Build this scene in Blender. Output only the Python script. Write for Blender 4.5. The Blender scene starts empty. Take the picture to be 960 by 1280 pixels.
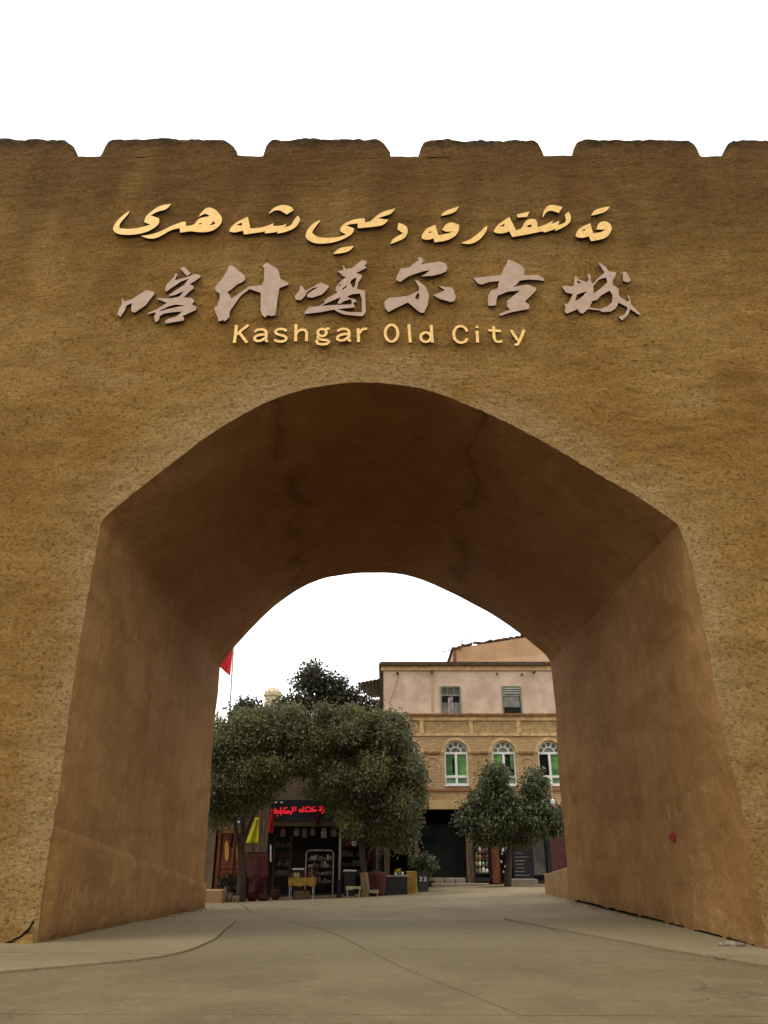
import bpy, bmesh, math, random
import numpy as np
from mathutils import Vector, noise
R = math.radians
random.seed(7); rng = np.random.default_rng(7)
sc = bpy.context.scene
C = sc.collection

# ------------------------------------------------------------------ camera
F = 950.0; PITCH = R(24.25); CAMH = 1.3
cam_d = bpy.data.cameras.new("camera"); cam = bpy.data.objects.new("camera", cam_d); C.objects.link(cam)
cam_d.sensor_fit = 'VERTICAL'; cam_d.sensor_height = 36; cam_d.lens = 36 * F / 1280
cam_d.clip_start = 0.1; cam_d.clip_end = 3000
cam.location = (0, 0, CAMH); cam.rotation_euler = (R(90) + PITCH, 0, 0)
sc.camera = cam

# ------------------------------------------------------------------ world, sun, exposure
SUN_EL, SUN_ROT = R(62), R(238)
w = bpy.data.worlds.new("World"); sc.world = w; w.use_nodes = True
nt = w.node_tree; nt.nodes.clear()
out = nt.nodes.new('ShaderNodeOutputWorld'); bg = nt.nodes.new('ShaderNodeBackground')
sky = nt.nodes.new('ShaderNodeTexSky'); sky.sky_type = 'NISHITA'; sky.sun_disc = False
sky.sun_elevation = SUN_EL; sky.sun_rotation = SUN_ROT; sky.dust_density = 4; sky.air_density = 1.2
mx = nt.nodes.new('ShaderNodeMix'); mx.data_type = 'RGBA'; mx.inputs['Factor'].default_value = 0.93
tc = nt.nodes.new('ShaderNodeTexCoord'); nz = nt.nodes.new('ShaderNodeTexNoise'); nz.inputs['Scale'].default_value = 1.6
nz.inputs['Detail'].default_value = 4
rp = nt.nodes.new('ShaderNodeValToRGB')
rp.color_ramp.elements[0].color = (15.0, 15.2, 15.2, 1); rp.color_ramp.elements[1].color = (21.0, 20.8, 20.2, 1)
nt.links.new(tc.outputs['Generated'], nz.inputs['Vector']); nt.links.new(nz.outputs['Fac'], rp.inputs['Fac'])
nt.links.new(sky.outputs[0], mx.inputs[6]); nt.links.new(rp.outputs[0], mx.inputs[7])
nt.links.new(mx.outputs[2], bg.inputs[0]); bg.inputs[1].default_value = 0.1
nt.links.new(bg.outputs[0], out.inputs[0])
sd = bpy.data.lights.new("sun", 'SUN'); sd.energy = 1.5; sd.angle = R(16); sd.color = (1, 0.95, 0.86)
sun = bpy.data.objects.new("sun", sd); C.objects.link(sun)
sdir = Vector((math.sin(SUN_ROT) * math.cos(SUN_EL), math.cos(SUN_ROT) * math.cos(SUN_EL), math.sin(SUN_EL)))
sun.rotation_euler = sdir.to_track_quat('Z', 'Y').to_euler(); sun.location = (-6, -20, 40)
sc.view_settings.view_transform = 'Standard'; sc.view_settings.look = 'None'
sc.view_settings.exposure = 0.10; sc.view_settings.gamma = 1
sc.cycles.max_bounces = 8; sc.cycles.diffuse_bounces = 5

# ------------------------------------------------------------------ helpers
def at(u, v, Y):
    "a point of the photograph (960x1280) carried out to the distance Y"
    x = (u - 480) / F; y = (640 - v) / F
    d = Y / (math.cos(PITCH) - y * math.sin(PITCH))
    return Vector((x * d, Y, CAMH + d * (math.sin(PITCH) + y * math.cos(PITCH))))
def X(u, v, Y): return at(u, v, Y).x
def Z(v, Y): return at(480, v, Y).z

GR = [(-60, 0, 0), (0, 0, 0), (13.8, 0, -.1), (25.8, -.18, .03), (32, -.36, .05), (42, -.45, -.02), (60, -.45, -.02), (900, -.45, -.45)]
def zg(x, y):
    t = min(1, max(0, (x + 6) / 12))
    for a, b in zip(GR, GR[1:]):
        if y <= b[0] or b is GR[-1]:
            s = min(1, max(0, (y - a[0]) / (b[0] - a[0])))
            return (a[1] + (b[1] - a[1]) * s) * (1 - t) + (a[2] + (b[2] - a[2]) * s) * t

def tag(o, label=None, cat=None, group=None, kind=None):
    if label: o['label'] = label
    if cat: o['category'] = cat
    if group: o['group'] = group
    if kind: o['kind'] = kind
    return o
def thing(name, loc, label, cat, group=None, rz=0):
    o = bpy.data.objects.new(name, None); C.objects.link(o); o.location = loc; o.rotation_euler.z = rz
    o.empty_display_size = .3
    return tag(o, label, cat, group)
def origin(p):
    v = Vector((0, 0, 0))
    while p is not None: v = v + p.location; p = p.parent
    return v
def link(name, me, mat, parent):
    if mat is not None and not me.materials: me.materials.append(mat)
    o = bpy.data.objects.new(name, me); C.objects.link(o)
    if parent is not None: o.parent = parent
    return o
def copy_tree(o, parent=None):
    c = o.copy(); C.objects.link(c); c.parent = parent
    for ch in list(o.children): copy_tree(ch, c)
    return c

class MB:
    def __init__(s): s.v = []; s.f = []; s.m = []
    def add(s, vs, fs, mi=0):
        n = len(s.v); s.v += [tuple(p) for p in vs]; s.f += [tuple(i + n for i in f) for f in fs]; s.m += [mi] * len(fs); return s
    def box(s, x0, x1, y0, y1, z0, z1, mi=0):
        vs = [(x0,y0,z0),(x1,y0,z0),(x1,y1,z0),(x0,y1,z0),(x0,y0,z1),(x1,y0,z1),(x1,y1,z1),(x0,y1,z1)]
        return s.add(vs, [(3,2,1,0),(4,5,6,7),(0,1,5,4),(1,2,6,5),(2,3,7,6),(3,0,4,7)], mi)
    def cbox(s, x0, x1, y0, y1, z0, z1, c=.01):
        "box with its top and vertical edges chamfered"
        def ring(e, z): return [(x0+e+c,y0+e,z),(x1-e-c,y0+e,z),(x1-e,y0+e+c,z),(x1-e,y1-e-c,z),(x1-e-c,y1-e,z),(x0+e+c,y1-e,z),(x0+e,y1-e-c,z),(x0+e,y0+e+c,z)]
        vs = ring(0, z0) + ring(0, z1 - c) + ring(c, z1)
        fs = [tuple(range(7,-1,-1)), tuple(range(16,24))]
        for k in range(2):
            for i in range(8): j = (i+1) % 8; fs.append((k*8+i, k*8+j, k*8+8+j, k*8+8+i))
        return s.add(vs, fs)
    def tube(s, pts, rad, n=8, cap=True):
        pts = [Vector(p) for p in pts]
        if not hasattr(rad, '__len__'): rad = [rad] * len(pts)
        vs = []; fs = []
        up = Vector((0, 0, 1)); pa = None
        for i, p in enumerate(pts):
            d = (pts[min(i+1, len(pts)-1)] - pts[max(i-1, 0)]).normalized()
            if pa is None: pa = d.cross(up if abs(d.z) < .9 else Vector((1, 0, 0))).normalized()
            else: pa = (pa - d * pa.dot(d)).normalized()
            pb = d.cross(pa)
            for k in range(n):
                a = 2 * math.pi * k / n
                vs.append(p + (pa * math.cos(a) + pb * math.sin(a)) * rad[i])
        for i in range(len(pts) - 1):
            for k in range(n):
                k2 = (k + 1) % n
                fs.append((i*n+k, i*n+k2, (i+1)*n+k2, (i+1)*n+k))
        if cap: fs.append(tuple(range(n-1, -1, -1))); fs.append(tuple((len(pts)-1)*n + k for k in range(n)))
        return s.add(vs, fs)
    def lathe(s, cx, cy, prof, n=20):
        vs = []; fs = []
        for r, z in prof:
            for k in range(n): a = 2*math.pi*k/n; vs.append((cx + r*math.cos(a), cy + r*math.sin(a), z))
        for i in range(len(prof)-1):
            for k in range(n): k2 = (k+1) % n; fs.append((i*n+k, i*n+k2, (i+1)*n+k2, (i+1)*n+k))
        fs.append(tuple(range(n-1,-1,-1))); fs.append(tuple((len(prof)-1)*n+k for k in range(n)))
        return s.add(vs, fs)
    def build(s, name, mat, parent=None, smooth=False, mats=None):
        o0 = origin(parent)
        me = bpy.data.meshes.new(name)
        me.from_pydata([(p[0]-o0.x, p[1]-o0.y, p[2]-o0.z) for p in s.v], [], s.f)
        for m_ in (mats or [mat]): me.materials.append(m_)
        if mats:
            for p, i in zip(me.polygons, s.m): p.material_index = i
        if smooth:
            for p in me.polygons: p.use_smooth = True
        me.validate(); me.update()
        return link(name, me, None, parent)

# ------------------------------------------------------------------ materials
def N(nt, t, **k):
    n = nt.nodes.new(t)
    for a, b in k.items():
        if a in n.inputs.keys(): n.inputs[a].default_value = b
        else: setattr(n, a, b)
    return n
def newmat(name):
    m = bpy.data.materials.new(name); m.use_nodes = True
    return m, m.node_tree, m.node_tree.nodes['Principled BSDF']
def mixc(nt, fac, a, b, blend='MIX'):
    n = nt.nodes.new('ShaderNodeMix'); n.data_type = 'RGBA'; n.blend_type = blend
    for s, val in ((0, fac), (6, a), (7, b)):
        if isinstance(val, bpy.types.NodeSocket): nt.links.new(val, n.inputs[s])
        elif s == 0: n.inputs[0].default_value = val
        else: n.inputs[s].default_value = (*val, 1) if len(val) == 3 else val
    return n.outputs[2]
def math_(nt, op, a, b=0.0, c=0.0, clamp=False):
    n = nt.nodes.new('ShaderNodeMath'); n.operation = op; n.use_clamp = clamp
    for i, val in enumerate((a, b, c)):
        if isinstance(val, bpy.types.NodeSocket): nt.links.new(val, n.inputs[i])
        else: n.inputs[i].default_value = val
    return n.outputs[0]
def ramp(nt, src, lo, hi):
    n = nt.nodes.new('ShaderNodeMapRange'); n.inputs[1].default_value = lo; n.inputs[2].default_value = hi
    n.interpolation_type = 'SMOOTHSTEP'
    nt.links.new(src, n.inputs[0]); return n.outputs[0]
def coords(nt, scale=(1, 1, 1), kind='Object'):
    t = nt.nodes.new('ShaderNodeTexCoord'); mp = nt.nodes.new('ShaderNodeMapping'); mp.inputs['Scale'].default_value = scale
    nt.links.new(t.outputs[kind], mp.inputs[0]); return mp.outputs[0]
def noise_(nt, vec, scale, detail=4, rough=.55, dist=0):
    n = N(nt, 'ShaderNodeTexNoise', Scale=scale, Detail=detail, Roughness=rough, Distortion=dist)
    nt.links.new(vec, n.inputs['Vector']); return n.outputs['Fac']
def bump(nt, h, strength, dist, normal=None):
    b = N(nt, 'ShaderNodeBump', Strength=strength, Distance=dist); nt.links.new(h, b.inputs['Height'])
    if normal is not None: nt.links.new(normal, b.inputs['Normal'])
    return b.outputs[0]
def simple(name, col, col2=None, scale=6, rough=.8, metal=0, bs=.3, bd=.01, bscale=None, stretch=(1,1,1), spec=.3):
    m, nt, p = newmat(name)
    v = coords(nt, stretch)
    n1 = noise_(nt, v, scale, 6)
    c2 = col2 or tuple(c * .7 for c in col)
    c = mixc(nt, ramp(nt, n1, .35, .65), col, c2)
    nt.links.new(c, p.inputs['Base Color'])
    p.inputs['Roughness'].default_value = rough; p.inputs['Metallic'].default_value = metal
    p.inputs['Specular IOR Level'].default_value = spec
    if bs: nt.links.new(bump(nt, noise_(nt, v, bscale or scale * 4, 5), bs, bd), p.inputs['Normal'])
    return m
def emis(name, col, s):
    m, nt, p = newmat(name)
    p.inputs['Base Color'].default_value = (*[c*.5 for c in col], 1)
    p.inputs['Emission Color'].default_value = (*col, 1); p.inputs['Emission Strength'].default_value = s
    return m

# rough straw-mud render on the outside of the gate
def mat_stucco():
    m, nt, p = newmat('straw_mud_render')
    v = coords(nt); vs = coords(nt, (.45, .45, 1.5)); vf = coords(nt, (1, 1, 1.35))
    big = noise_(nt, v, .28, 5, .6); mid = noise_(nt, vs, 1.3, 6, .65, .4)
    c = mixc(nt, ramp(nt, big, .40, .60), (.58, .325, .088), (.48, .245, .052))
    c = mixc(nt, math_(nt, 'MULTIPLY', ramp(nt, mid, .45, .72), .5), c, (.33, .155, .026))
    pale = noise_(nt, coords(nt, (.5, .5, 1.1)), .8, 5, .6, .6)
    c = mixc(nt, math_(nt, 'MULTIPLY', ramp(nt, pale, .52, .75), .5), c, (.60, .37, .14))
    # trowelled band round the opening
    at_ = nt.nodes.new('ShaderNodeAttribute'); at_.attribute_name = 'band'
    bandf = math_(nt, 'MULTIPLY', at_.outputs['Fac'], ramp(nt, noise_(nt, v, .9, 4), .25, .6))
    c = mixc(nt, math_(nt, 'MULTIPLY', bandf, .75), c, (.66, .43, .20))
    # vignette darkening painted into the upper wall; merlon tops stained darker
    sx = nt.nodes.new('ShaderNodeSeparateXYZ'); nt.links.new(coords(nt), sx.inputs[0])
    n2 = noise_(nt, coords(nt, (.55, .55, .22)), 1.1, 6, .62, .5)
    st = ramp(nt, math_(nt, 'ADD', sx.outputs[2], math_(nt, 'MULTIPLY', n2, 9.0)), 16.2, 22.3)
    c = mixc(nt, math_(nt, 'MULTIPLY', st, .86), c, (.150, .068, .014))
    st2 = ramp(nt, math_(nt, 'ADD', sx.outputs[2], math_(nt, 'MULTIPLY', noise_(nt, v, 3.0, 5), .7)), 17.95, 18.35)
    c = mixc(nt, math_(nt, 'MULTIPLY', st2, .85), c, (.03, .016, .008))
    # damp yellow-red patches low down
    lo = noise_(nt, v, .55, 4, .6, .7)
    c = mixc(nt, math_(nt, 'MULTIPLY', ramp(nt, lo, .56, .72), .45), c, (.34, .15, .035))
    # fine grit and straw pits
    g = noise_(nt, vf, 11, 8, .82, .25); g2 = noise_(nt, coords(nt, (1, 1, 1.2)), 20, 7, .8)
    c = mixc(nt, math_(nt, 'MULTIPLY', ramp(nt, g, .51, .37), .85), c, (.13, .058, .015))
    c = mixc(nt, math_(nt, 'MULTIPLY', ramp(nt, g2, .48, .36), .6), c, (.15, .075, .018))
    c = mixc(nt, math_(nt, 'MULTIPLY', ramp(nt, g2, .54, .68), .5), c, (.70, .50, .22))
    g3 = noise_(nt, coords(nt, (1, 1, 1.9)), 3.2, 8, .7, .4)
    c = mixc(nt, math_(nt, 'MULTIPLY', ramp(nt, g3, .46, .30), .42), c, (.24, .110, .026))
    pit = N(nt, 'ShaderNodeTexVoronoi', Scale=1.1); nt.links.new(v, pit.inputs['Vector'])
    c = mixc(nt, ramp(nt, pit.outputs['Distance'], .028, .018), c, (.04, .02, .01))
    nt.links.new(c, p.inputs['Base Color']); p.inputs['Roughness'].default_value = .95; p.inputs['Specular IOR Level'].default_value = .15
    h = math_(nt, 'ADD', math_(nt, 'MULTIPLY', g, 1.0), math_(nt, 'MULTIPLY', g2, .45))
    b1 = bump(nt, h, 1.0, .24)
    b2 = bump(nt, noise_(nt, coords(nt, (.5, .5, 1.6)), 1.6, 6, .65), .6, .14, b1)
    nt.links.new(b2, p.inputs['Normal'])
    return m
def mat_tunnel():
    m, nt, p = newmat('smooth_mud_plaster')
    v = coords(nt); vz = coords(nt, (1.1, 1.1, .6))
    a = noise_(nt, v, .35, 5, .6, .5); b = noise_(nt, vz, 1.2, 6, .65, .3); d = noise_(nt, v, 2.4, 7, .65, .4)
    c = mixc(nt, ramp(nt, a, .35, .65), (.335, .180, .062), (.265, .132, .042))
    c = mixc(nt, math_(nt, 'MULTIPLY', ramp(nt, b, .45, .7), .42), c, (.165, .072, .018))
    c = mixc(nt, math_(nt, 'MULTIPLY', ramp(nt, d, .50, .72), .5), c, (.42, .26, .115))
    uv = nt.nodes.new('ShaderNodeUVMap'); uv.uv_map = 'arc'
    sp = nt.nodes.new('ShaderNodeSeparateXYZ'); nt.links.new(uv.outputs[0], sp.inputs[0])
    # two settlement cracks running the length of the vault, with soft damp stain around them
    nv = nt.nodes.new('ShaderNodeCombineXYZ'); nt.links.new(sp.outputs[1], nv.inputs[0])
    for s0, slope, sd_ in ((-1.75, .055, 3.1), (2.95, -.06, 8.7)):
        nv.inputs[1].default_value = sd_
        nn = nt.nodes.new('ShaderNodeCombineXYZ'); nt.links.new(sp.outputs[1], nn.inputs[0]); nn.inputs[1].default_value = sd_
        wob = math_(nt, 'MULTIPLY', math_(nt, 'SUBTRACT', noise_(nt, nn.outputs[0], .42, 7, .5), .5), 1.9)
        dd = math_(nt, 'ABSOLUTE', math_(nt, 'SUBTRACT', math_(nt, 'SUBTRACT', sp.outputs[0], math_(nt, 'MULTIPLY_ADD', sp.outputs[1], slope, s0)), wob))
        soft = math_(nt, 'MULTIPLY', ramp(nt, dd, .40, .0), math_(nt, 'MULTIPLY', ramp(nt, noise_(nt, v, .8, 4), .35, .65), .6))
        c = mixc(nt, soft, c, (.065, .030, .012))
        c = mixc(nt, math_(nt, 'MULTIPLY', math_(nt, 'MULTIPLY', ramp(nt, dd, .07, .005), .5 if s0 < 0 else .7), ramp(nt, noise_(nt, v, .6, 5), .38, .55)), c, (.03, .014, .006))
    # vault toned darker than the walls, between the spring lines
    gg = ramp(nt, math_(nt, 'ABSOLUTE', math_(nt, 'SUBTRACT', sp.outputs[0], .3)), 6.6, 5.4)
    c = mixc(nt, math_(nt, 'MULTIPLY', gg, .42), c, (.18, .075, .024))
    # fine straw flecks
    fl = noise_(nt, coords(nt, (1, 1, .8)), 19, 7, .75)
    c = mixc(nt, math_(nt, 'MULTIPLY', ramp(nt, fl, .54, .70), .38), c, (.46, .28, .12))
    c = mixc(nt, math_(nt, 'MULTIPLY', ramp(nt, fl, .46, .32), .45), c, (.10, .045, .014))
    lift = noise_(nt, coords(nt, (.25, .25, 1)), 1.5, 6, .6, .5)
    c = mixc(nt, math_(nt, 'MULTIPLY', ramp(nt, lift, .48, .62), .35), c, (.19, .085, .022))
    # grime climbing the foot of the walls
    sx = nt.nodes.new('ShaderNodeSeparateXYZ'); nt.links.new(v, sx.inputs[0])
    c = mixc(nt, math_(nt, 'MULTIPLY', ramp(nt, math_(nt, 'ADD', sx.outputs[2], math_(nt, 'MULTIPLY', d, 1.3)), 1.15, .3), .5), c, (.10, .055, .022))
    # pale dry scuffs
    sc_ = noise_(nt, coords(nt, (2.6, 2.6, .9)), 3.0, 7, .75)
    c = mixc(nt, math_(nt, 'MULTIPLY', ramp(nt, sc_, .62, .78), .45), c, (.37, .21, .07))
    nt.links.new(c, p.inputs['Base Color']); p.inputs['Roughness'].default_value = .9; p.inputs['Specular IOR Level'].default_value = .2
    b1 = bump(nt, noise_(nt, coords(nt, (1, 1, .7)), 10, 8, .75), .9, .05)
    b2 = bump(nt, noise_(nt, coords(nt, (1, 1, .7)), 1.7, 6, .65), .9, .14, b1)
    nt.links.new(b2, p.inputs['Normal'])
    return m
def mat_concrete(name, c1, c2, c3, street=False):
    m, nt, p = newmat(name)
    v = coords(nt)
    a = noise_(nt, v, .5, 6, .6, .5); b = noise_(nt, v, 3.0, 7, .65); g = noise_(nt, v, 26, 7, .8)
    c = mixc(nt, ramp(nt, a, .35, .65), c1, c2)
    c = mixc(nt, math_(nt, 'MULTIPLY', ramp(nt, b, .5, .75), .55), c, c3)
    c = mixc(nt, math_(nt, 'MULTIPLY', ramp(nt, g, .5, .68), .5), c, tuple(x*1.6 for x in c1))
    c = mixc(nt, math_(nt, 'MULTIPLY', ramp(nt, g, .48, .34), .45), c, tuple(x*.5 for x in c2))
    spv = N(nt, 'ShaderNodeTexVoronoi', Scale=2.3); nt.links.new(v, spv.inputs['Vector'])
    c = mixc(nt, math_(nt, 'MULTIPLY', ramp(nt, spv.outputs['Distance'], .07, .03), .6), c, (.05, .04, .03))
    if street:   # exit brightness painted into the colour, paler toward the far side
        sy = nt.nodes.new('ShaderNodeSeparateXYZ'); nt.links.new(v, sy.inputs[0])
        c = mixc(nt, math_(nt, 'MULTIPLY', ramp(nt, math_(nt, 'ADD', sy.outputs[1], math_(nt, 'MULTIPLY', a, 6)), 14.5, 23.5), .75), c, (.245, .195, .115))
    # hairline cracks
    vw = nt.nodes.new('ShaderNodeVectorMath'); vw.operation = 'ADD'
    nn = N(nt, 'ShaderNodeTexNoise', Scale=1.5, Detail=5.0); nt.links.new(v, nn.inputs['Vector'])
    nt.links.new(v, vw.inputs[0]); nt.links.new(nn.outputs['Color'], vw.inputs[1])
    ed = N(nt, 'ShaderNodeTexVoronoi', Scale=.28, feature='DISTANCE_TO_EDGE'); nt.links.new(vw.outputs[0], ed.inputs['Vector'])
    cr = math_(nt, 'MULTIPLY', ramp(nt, ed.outputs['Distance'], .006, .002), ramp(nt, noise_(nt, v, .35, 3), .50, .58))
    c = mixc(nt, math_(nt, 'MULTIPLY', cr, .55), c, (.045, .034, .022))
    nt.links.new(c, p.inputs['Base Color'])
    r = nt.nodes.new('ShaderNodeMapRange'); r.inputs[3].default_value = .6; r.inputs[4].default_value = .95
    nt.links.new(b, r.inputs[0]); nt.links.new(r.outputs[0], p.inputs['Roughness'])
    p.inputs['Specular IOR Level'].default_value = .25
    nt.links.new(bump(nt, math_(nt, 'ADD', b, math_(nt, 'MULTIPLY', g, .3)), .35, .02), p.inputs['Normal'])
    return m
def mat_brick():
    m, nt, p = newmat('yellow_brick')
    v = coords(nt)
    mp = nt.nodes.new('ShaderNodeMapping'); mp.inputs['Rotation'].default_value = (R(90), 0, 0); nt.links.new(v, mp.inputs[0])
    b = N(nt, 'ShaderNodeTexBrick', Scale=1.0); b.inputs['Brick Width'].default_value = .25; b.inputs['Row Height'].default_value = .075
    b.inputs['Mortar Size'].default_value = .010; b.inputs['Color1'].default_value = (.56, .40, .22, 1); b.inputs['Color2'].default_value = (.43, .27, .125, 1)
    b.inputs['Mortar'].default_value = (.24, .15, .07, 1); nt.links.new(mp.outputs[0], b.inputs['Vector'])
    c = mixc(nt, math_(nt, 'MULTIPLY', ramp(nt, noise_(nt, v, .9, 6), .4, .7), .5), b.outputs['Color'], (.34, .22, .11))
    nt.links.new(c, p.inputs['Base Color']); p.inputs['Roughness'].default_value = .9; p.inputs['Specular IOR Level'].default_value = .2
    nt.links.new(bump(nt, math_(nt, 'SUBTRACT', 1.0, b.outputs['Fac']), .6, .012), p.inputs['Normal'])
    return m
def mat_leaf(name, cols, rough=.5):
    m, nt, p = newmat(name)
    g = nt.nodes.new('ShaderNodeNewGeometry')
    cr = nt.nodes.new('ShaderNodeValToRGB'); cr.color_ramp.interpolation = 'LINEAR'
    e = cr.color_ramp.elements
    e[0].color = (*cols[0], 1); e[1].color = (*cols[-1], 1); e[1].position = 1
    for i, c_ in enumerate(cols[1:-1]):
        k = e.new((i + 1) / (len(cols) - 1)); k.color = (*c_, 1)
    nt.links.new(g.outputs['Random Per Island'], cr.inputs[0])
    # yellow-green patches scattered through the crown
    v = coords(nt)
    c = mixc(nt, math_(nt, 'MULTIPLY', ramp(nt, noise_(nt, v, .7, 3), .45, .62), .6), cr.outputs[0], cols[-1])
    nt.links.new(c, p.inputs['Base Color']); p.inputs['Roughness'].default_value = rough
    p.inputs['Specular IOR Level'].default_value = .35
    tr = nt.nodes.new('ShaderNodeBsdfTranslucent'); nt.links.new(c, tr.inputs[0])
    ms = nt.nodes.new('ShaderNodeMixShader'); ms.inputs[0].default_value = .3
    nt.links.new(p.outputs[0], ms.inputs[1]); nt.links.new(tr.outputs[0], ms.inputs[2]); nt.links.new(ms.outputs[0], nt.nodes['Material Output'].inputs[0])
    return m
M = dict(
    plaster2w=simple('pale_sand_render', (.34, .205, .095), (.26, .145, .06), 1.5, .9, bscale=10, bs=.5, bd=.02, stretch=(1, 1, .5)),
    stucco=mat_stucco(), tunnel=mat_tunnel(), brick=mat_brick(),
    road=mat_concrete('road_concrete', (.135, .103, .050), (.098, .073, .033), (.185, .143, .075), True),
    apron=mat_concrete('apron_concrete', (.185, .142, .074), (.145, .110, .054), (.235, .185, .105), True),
    pale=mat_concrete('pale_concrete', (.28, .225, .135), (.215, .170, .098), (.34, .28, .175)),  # paler concrete for slabs past the cross joint and the street
    earth=simple('joint_dirt', (.07, .055, .04), (.04, .03, .02), 3),
    brass=simple('brass_letter', (.70, .43, .125), (.58, .34, .09), 9, .42, .25, .1, .004, spec=.5),
    bronze=simple('dusty_pink_letter', (.40, .27, .185), (.34, .225, .15), 5, .6, .0, .1, .004),
    dark=simple('black_void', (.012, .009, .006), (.006, .004, .003), 3, spec=0),
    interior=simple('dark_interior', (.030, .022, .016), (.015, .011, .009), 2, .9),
    plaster=simple('pink_plaster', (.62, .47, .36), (.47, .34, .245), .9, .9, bscale=12, bs=.5, bd=.02),
    plaster2=simple('orange_plaster', (.44, .27, .15), (.36, .21, .11), .7, .9),
    plaster3=simple('sand_plaster', (.50, .33, .20), (.45, .29, .17), .7, .9),
    tan=simple('tan_fascia', (.55, .38, .19), (.45, .30, .14), 1.2, .8),
    coping=simple('weathered_coping', (.10, .06, .035), (.045, .03, .02), 5, .9),
    redbrick=simple('red_brick_course', (.22, .09, .04), (.30, .17, .07), 5, .9),
    moulding=simple('yellow_brick_moulding', (.60, .41, .20), (.40, .26, .12), 4, .9, bscale=20),
    pvc=simple('white_window_frame', (.78, .78, .74), (.68, .68, .64), 3, .45, bs=0),
    green=simple('green_curtained_glass', (.13, .33, .09), (.03, .12, .03), 1.6, .3, bs=0, spec=.5),
    green2=simple('pale_green_glass', (.16, .30, .17), (.09, .18, .10), 2, .3, bs=0, spec=.5),
    glassd=simple('dark_glass', (.008, .009, .009), (.02, .022, .02), 1, .5, bs=0, spec=.04),
    glassg=simple('grey_glass', (.22, .24, .21), (.12, .13, .12), 1.5, .2, bs=0, spec=.5),
    greypaint=simple('grey_green_painted_wood', (.20, .21, .17), (.13, .14, .11), 4, .7),
    purple=simple('purple_curtain', (.20, .04, .10), (.42, .38, .38), 5, .9),
    blind=simple('pale_slat_blind', (.40, .40, .34), (.30, .30, .25), 4, .8),
    bark=simple('bark', (.085, .062, .040), (.045, .034, .022), 6, .9, bs=.8, bd=.03, stretch=(1, 1, .3)),
    barkpale=simple('whitewashed_bark', (.30, .20, .11), (.20, .13, .07), 6, .9, bs=.6, bd=.02, stretch=(1, 1, .3)),
    leafA=mat_leaf('elm_leaf', [(.062, .066, .040), (.115, .120, .066), (.165, .168, .090), (.215, .225, .070)]),
    leafB=mat_leaf('glossy_leaf', [(.036, .048, .026), (.065, .080, .038), (.110, .122, .058), (.18, .19, .10)], .4),
    leafC=mat_leaf('dark_leaf', [(.018, .022, .012), (.032, .036, .018), (.055, .055, .026), (.075, .07, .03)]),
    red=simple('red_cloth', (.50, .012, .012), (.36, .008, .010), 3, .8, bs=.2),
    redd=simple('dark_red_cloth', (.075, .008, .008), (.04, .006, .006), 6, .9),
    yellow=simple('yellow_cloth', (.62, .55, .03), (.52, .45, .02), 3, .85),
    ochre=simple('ochre_cloth', (.40, .26, .05), (.30, .18, .04), 5, .85),
    cream=simple('cream_plastic', (.45, .42, .24), (.34, .32, .18), 4, .6),
    white=simple('white_paint', (.78, .78, .76), (.62, .63, .62), 4, .5, bs=0),
    steel=simple('galvanised_steel', (.50, .50, .48), (.34, .34, .33), 5, .45, .6),
    black=simple('black_paint', (.018, .018, .020), (.010, .010, .011), 4, .5),
    blue=simple('blue_sign_face', (.05, .14, .36), (.03, .09, .26), 4, .5),
    wood=simple('weathered_wood', (.17, .115, .065), (.10, .065, .035), 3, .85, stretch=(4, 4, .6), bs=.6),
    reddoor=simple('red_brown_painted_wood', (.19, .055, .022), (.12, .03, .014), 4, .6, stretch=(3, 3, .7)),
    gold=simple('gold_painted_panel', (.50, .27, .06), (.38, .19, .04), 5, .6),
    maroon=simple('maroon_shutter', (.085, .028, .020), (.055, .018, .014), 4, .7),
    minaret=simple('cream_glazed_brick', (.55, .47, .30), (.42, .35, .22), 4, .8, bs=.5, bd=.03),
    roofg=simple('grey_green_corrugated_sheet', (.11, .12, .075), (.07, .075, .05), 3, .7),
    tablewood=simple('pale_board', (.36, .30, .22), (.28, .22, .15), 5, .7),
    goods1=simple('mixed_goods_brown', (.20, .13, .085), (.05, .03, .02), 14, .8),
    goods2=simple('mixed_goods_grey', (.24, .21, .18), (.06, .05, .045), 16, .7),
    goods3=simple('mixed_goods_red', (.14, .025, .02), (.03, .018, .014), 14, .8),
    goods4=simple('mixed_goods_green', (.14, .20, .12), (.35, .30, .22), 16, .7),
    led=emis('red_led', (.85, .015, .03), .65),
    tube=emis('fluorescent_tube', (1.0, .98, .92), 2.0),
    stone=simple('pale_rubble', (.26, .21, .15), (.13, .10, .07), 12, .9, bs=.6),
    paintred=simple('red_paint_mark', (.25, .012, .012), (.18, .01, .01), 8, .6),
    scratch=simple('pale_scratch', (.34, .22, .11), (.28, .17, .08), 8, .9),
    steps=simple('step_stone', (.27, .225, .16), (.21, .17, .12), 3, .85),
)

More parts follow.
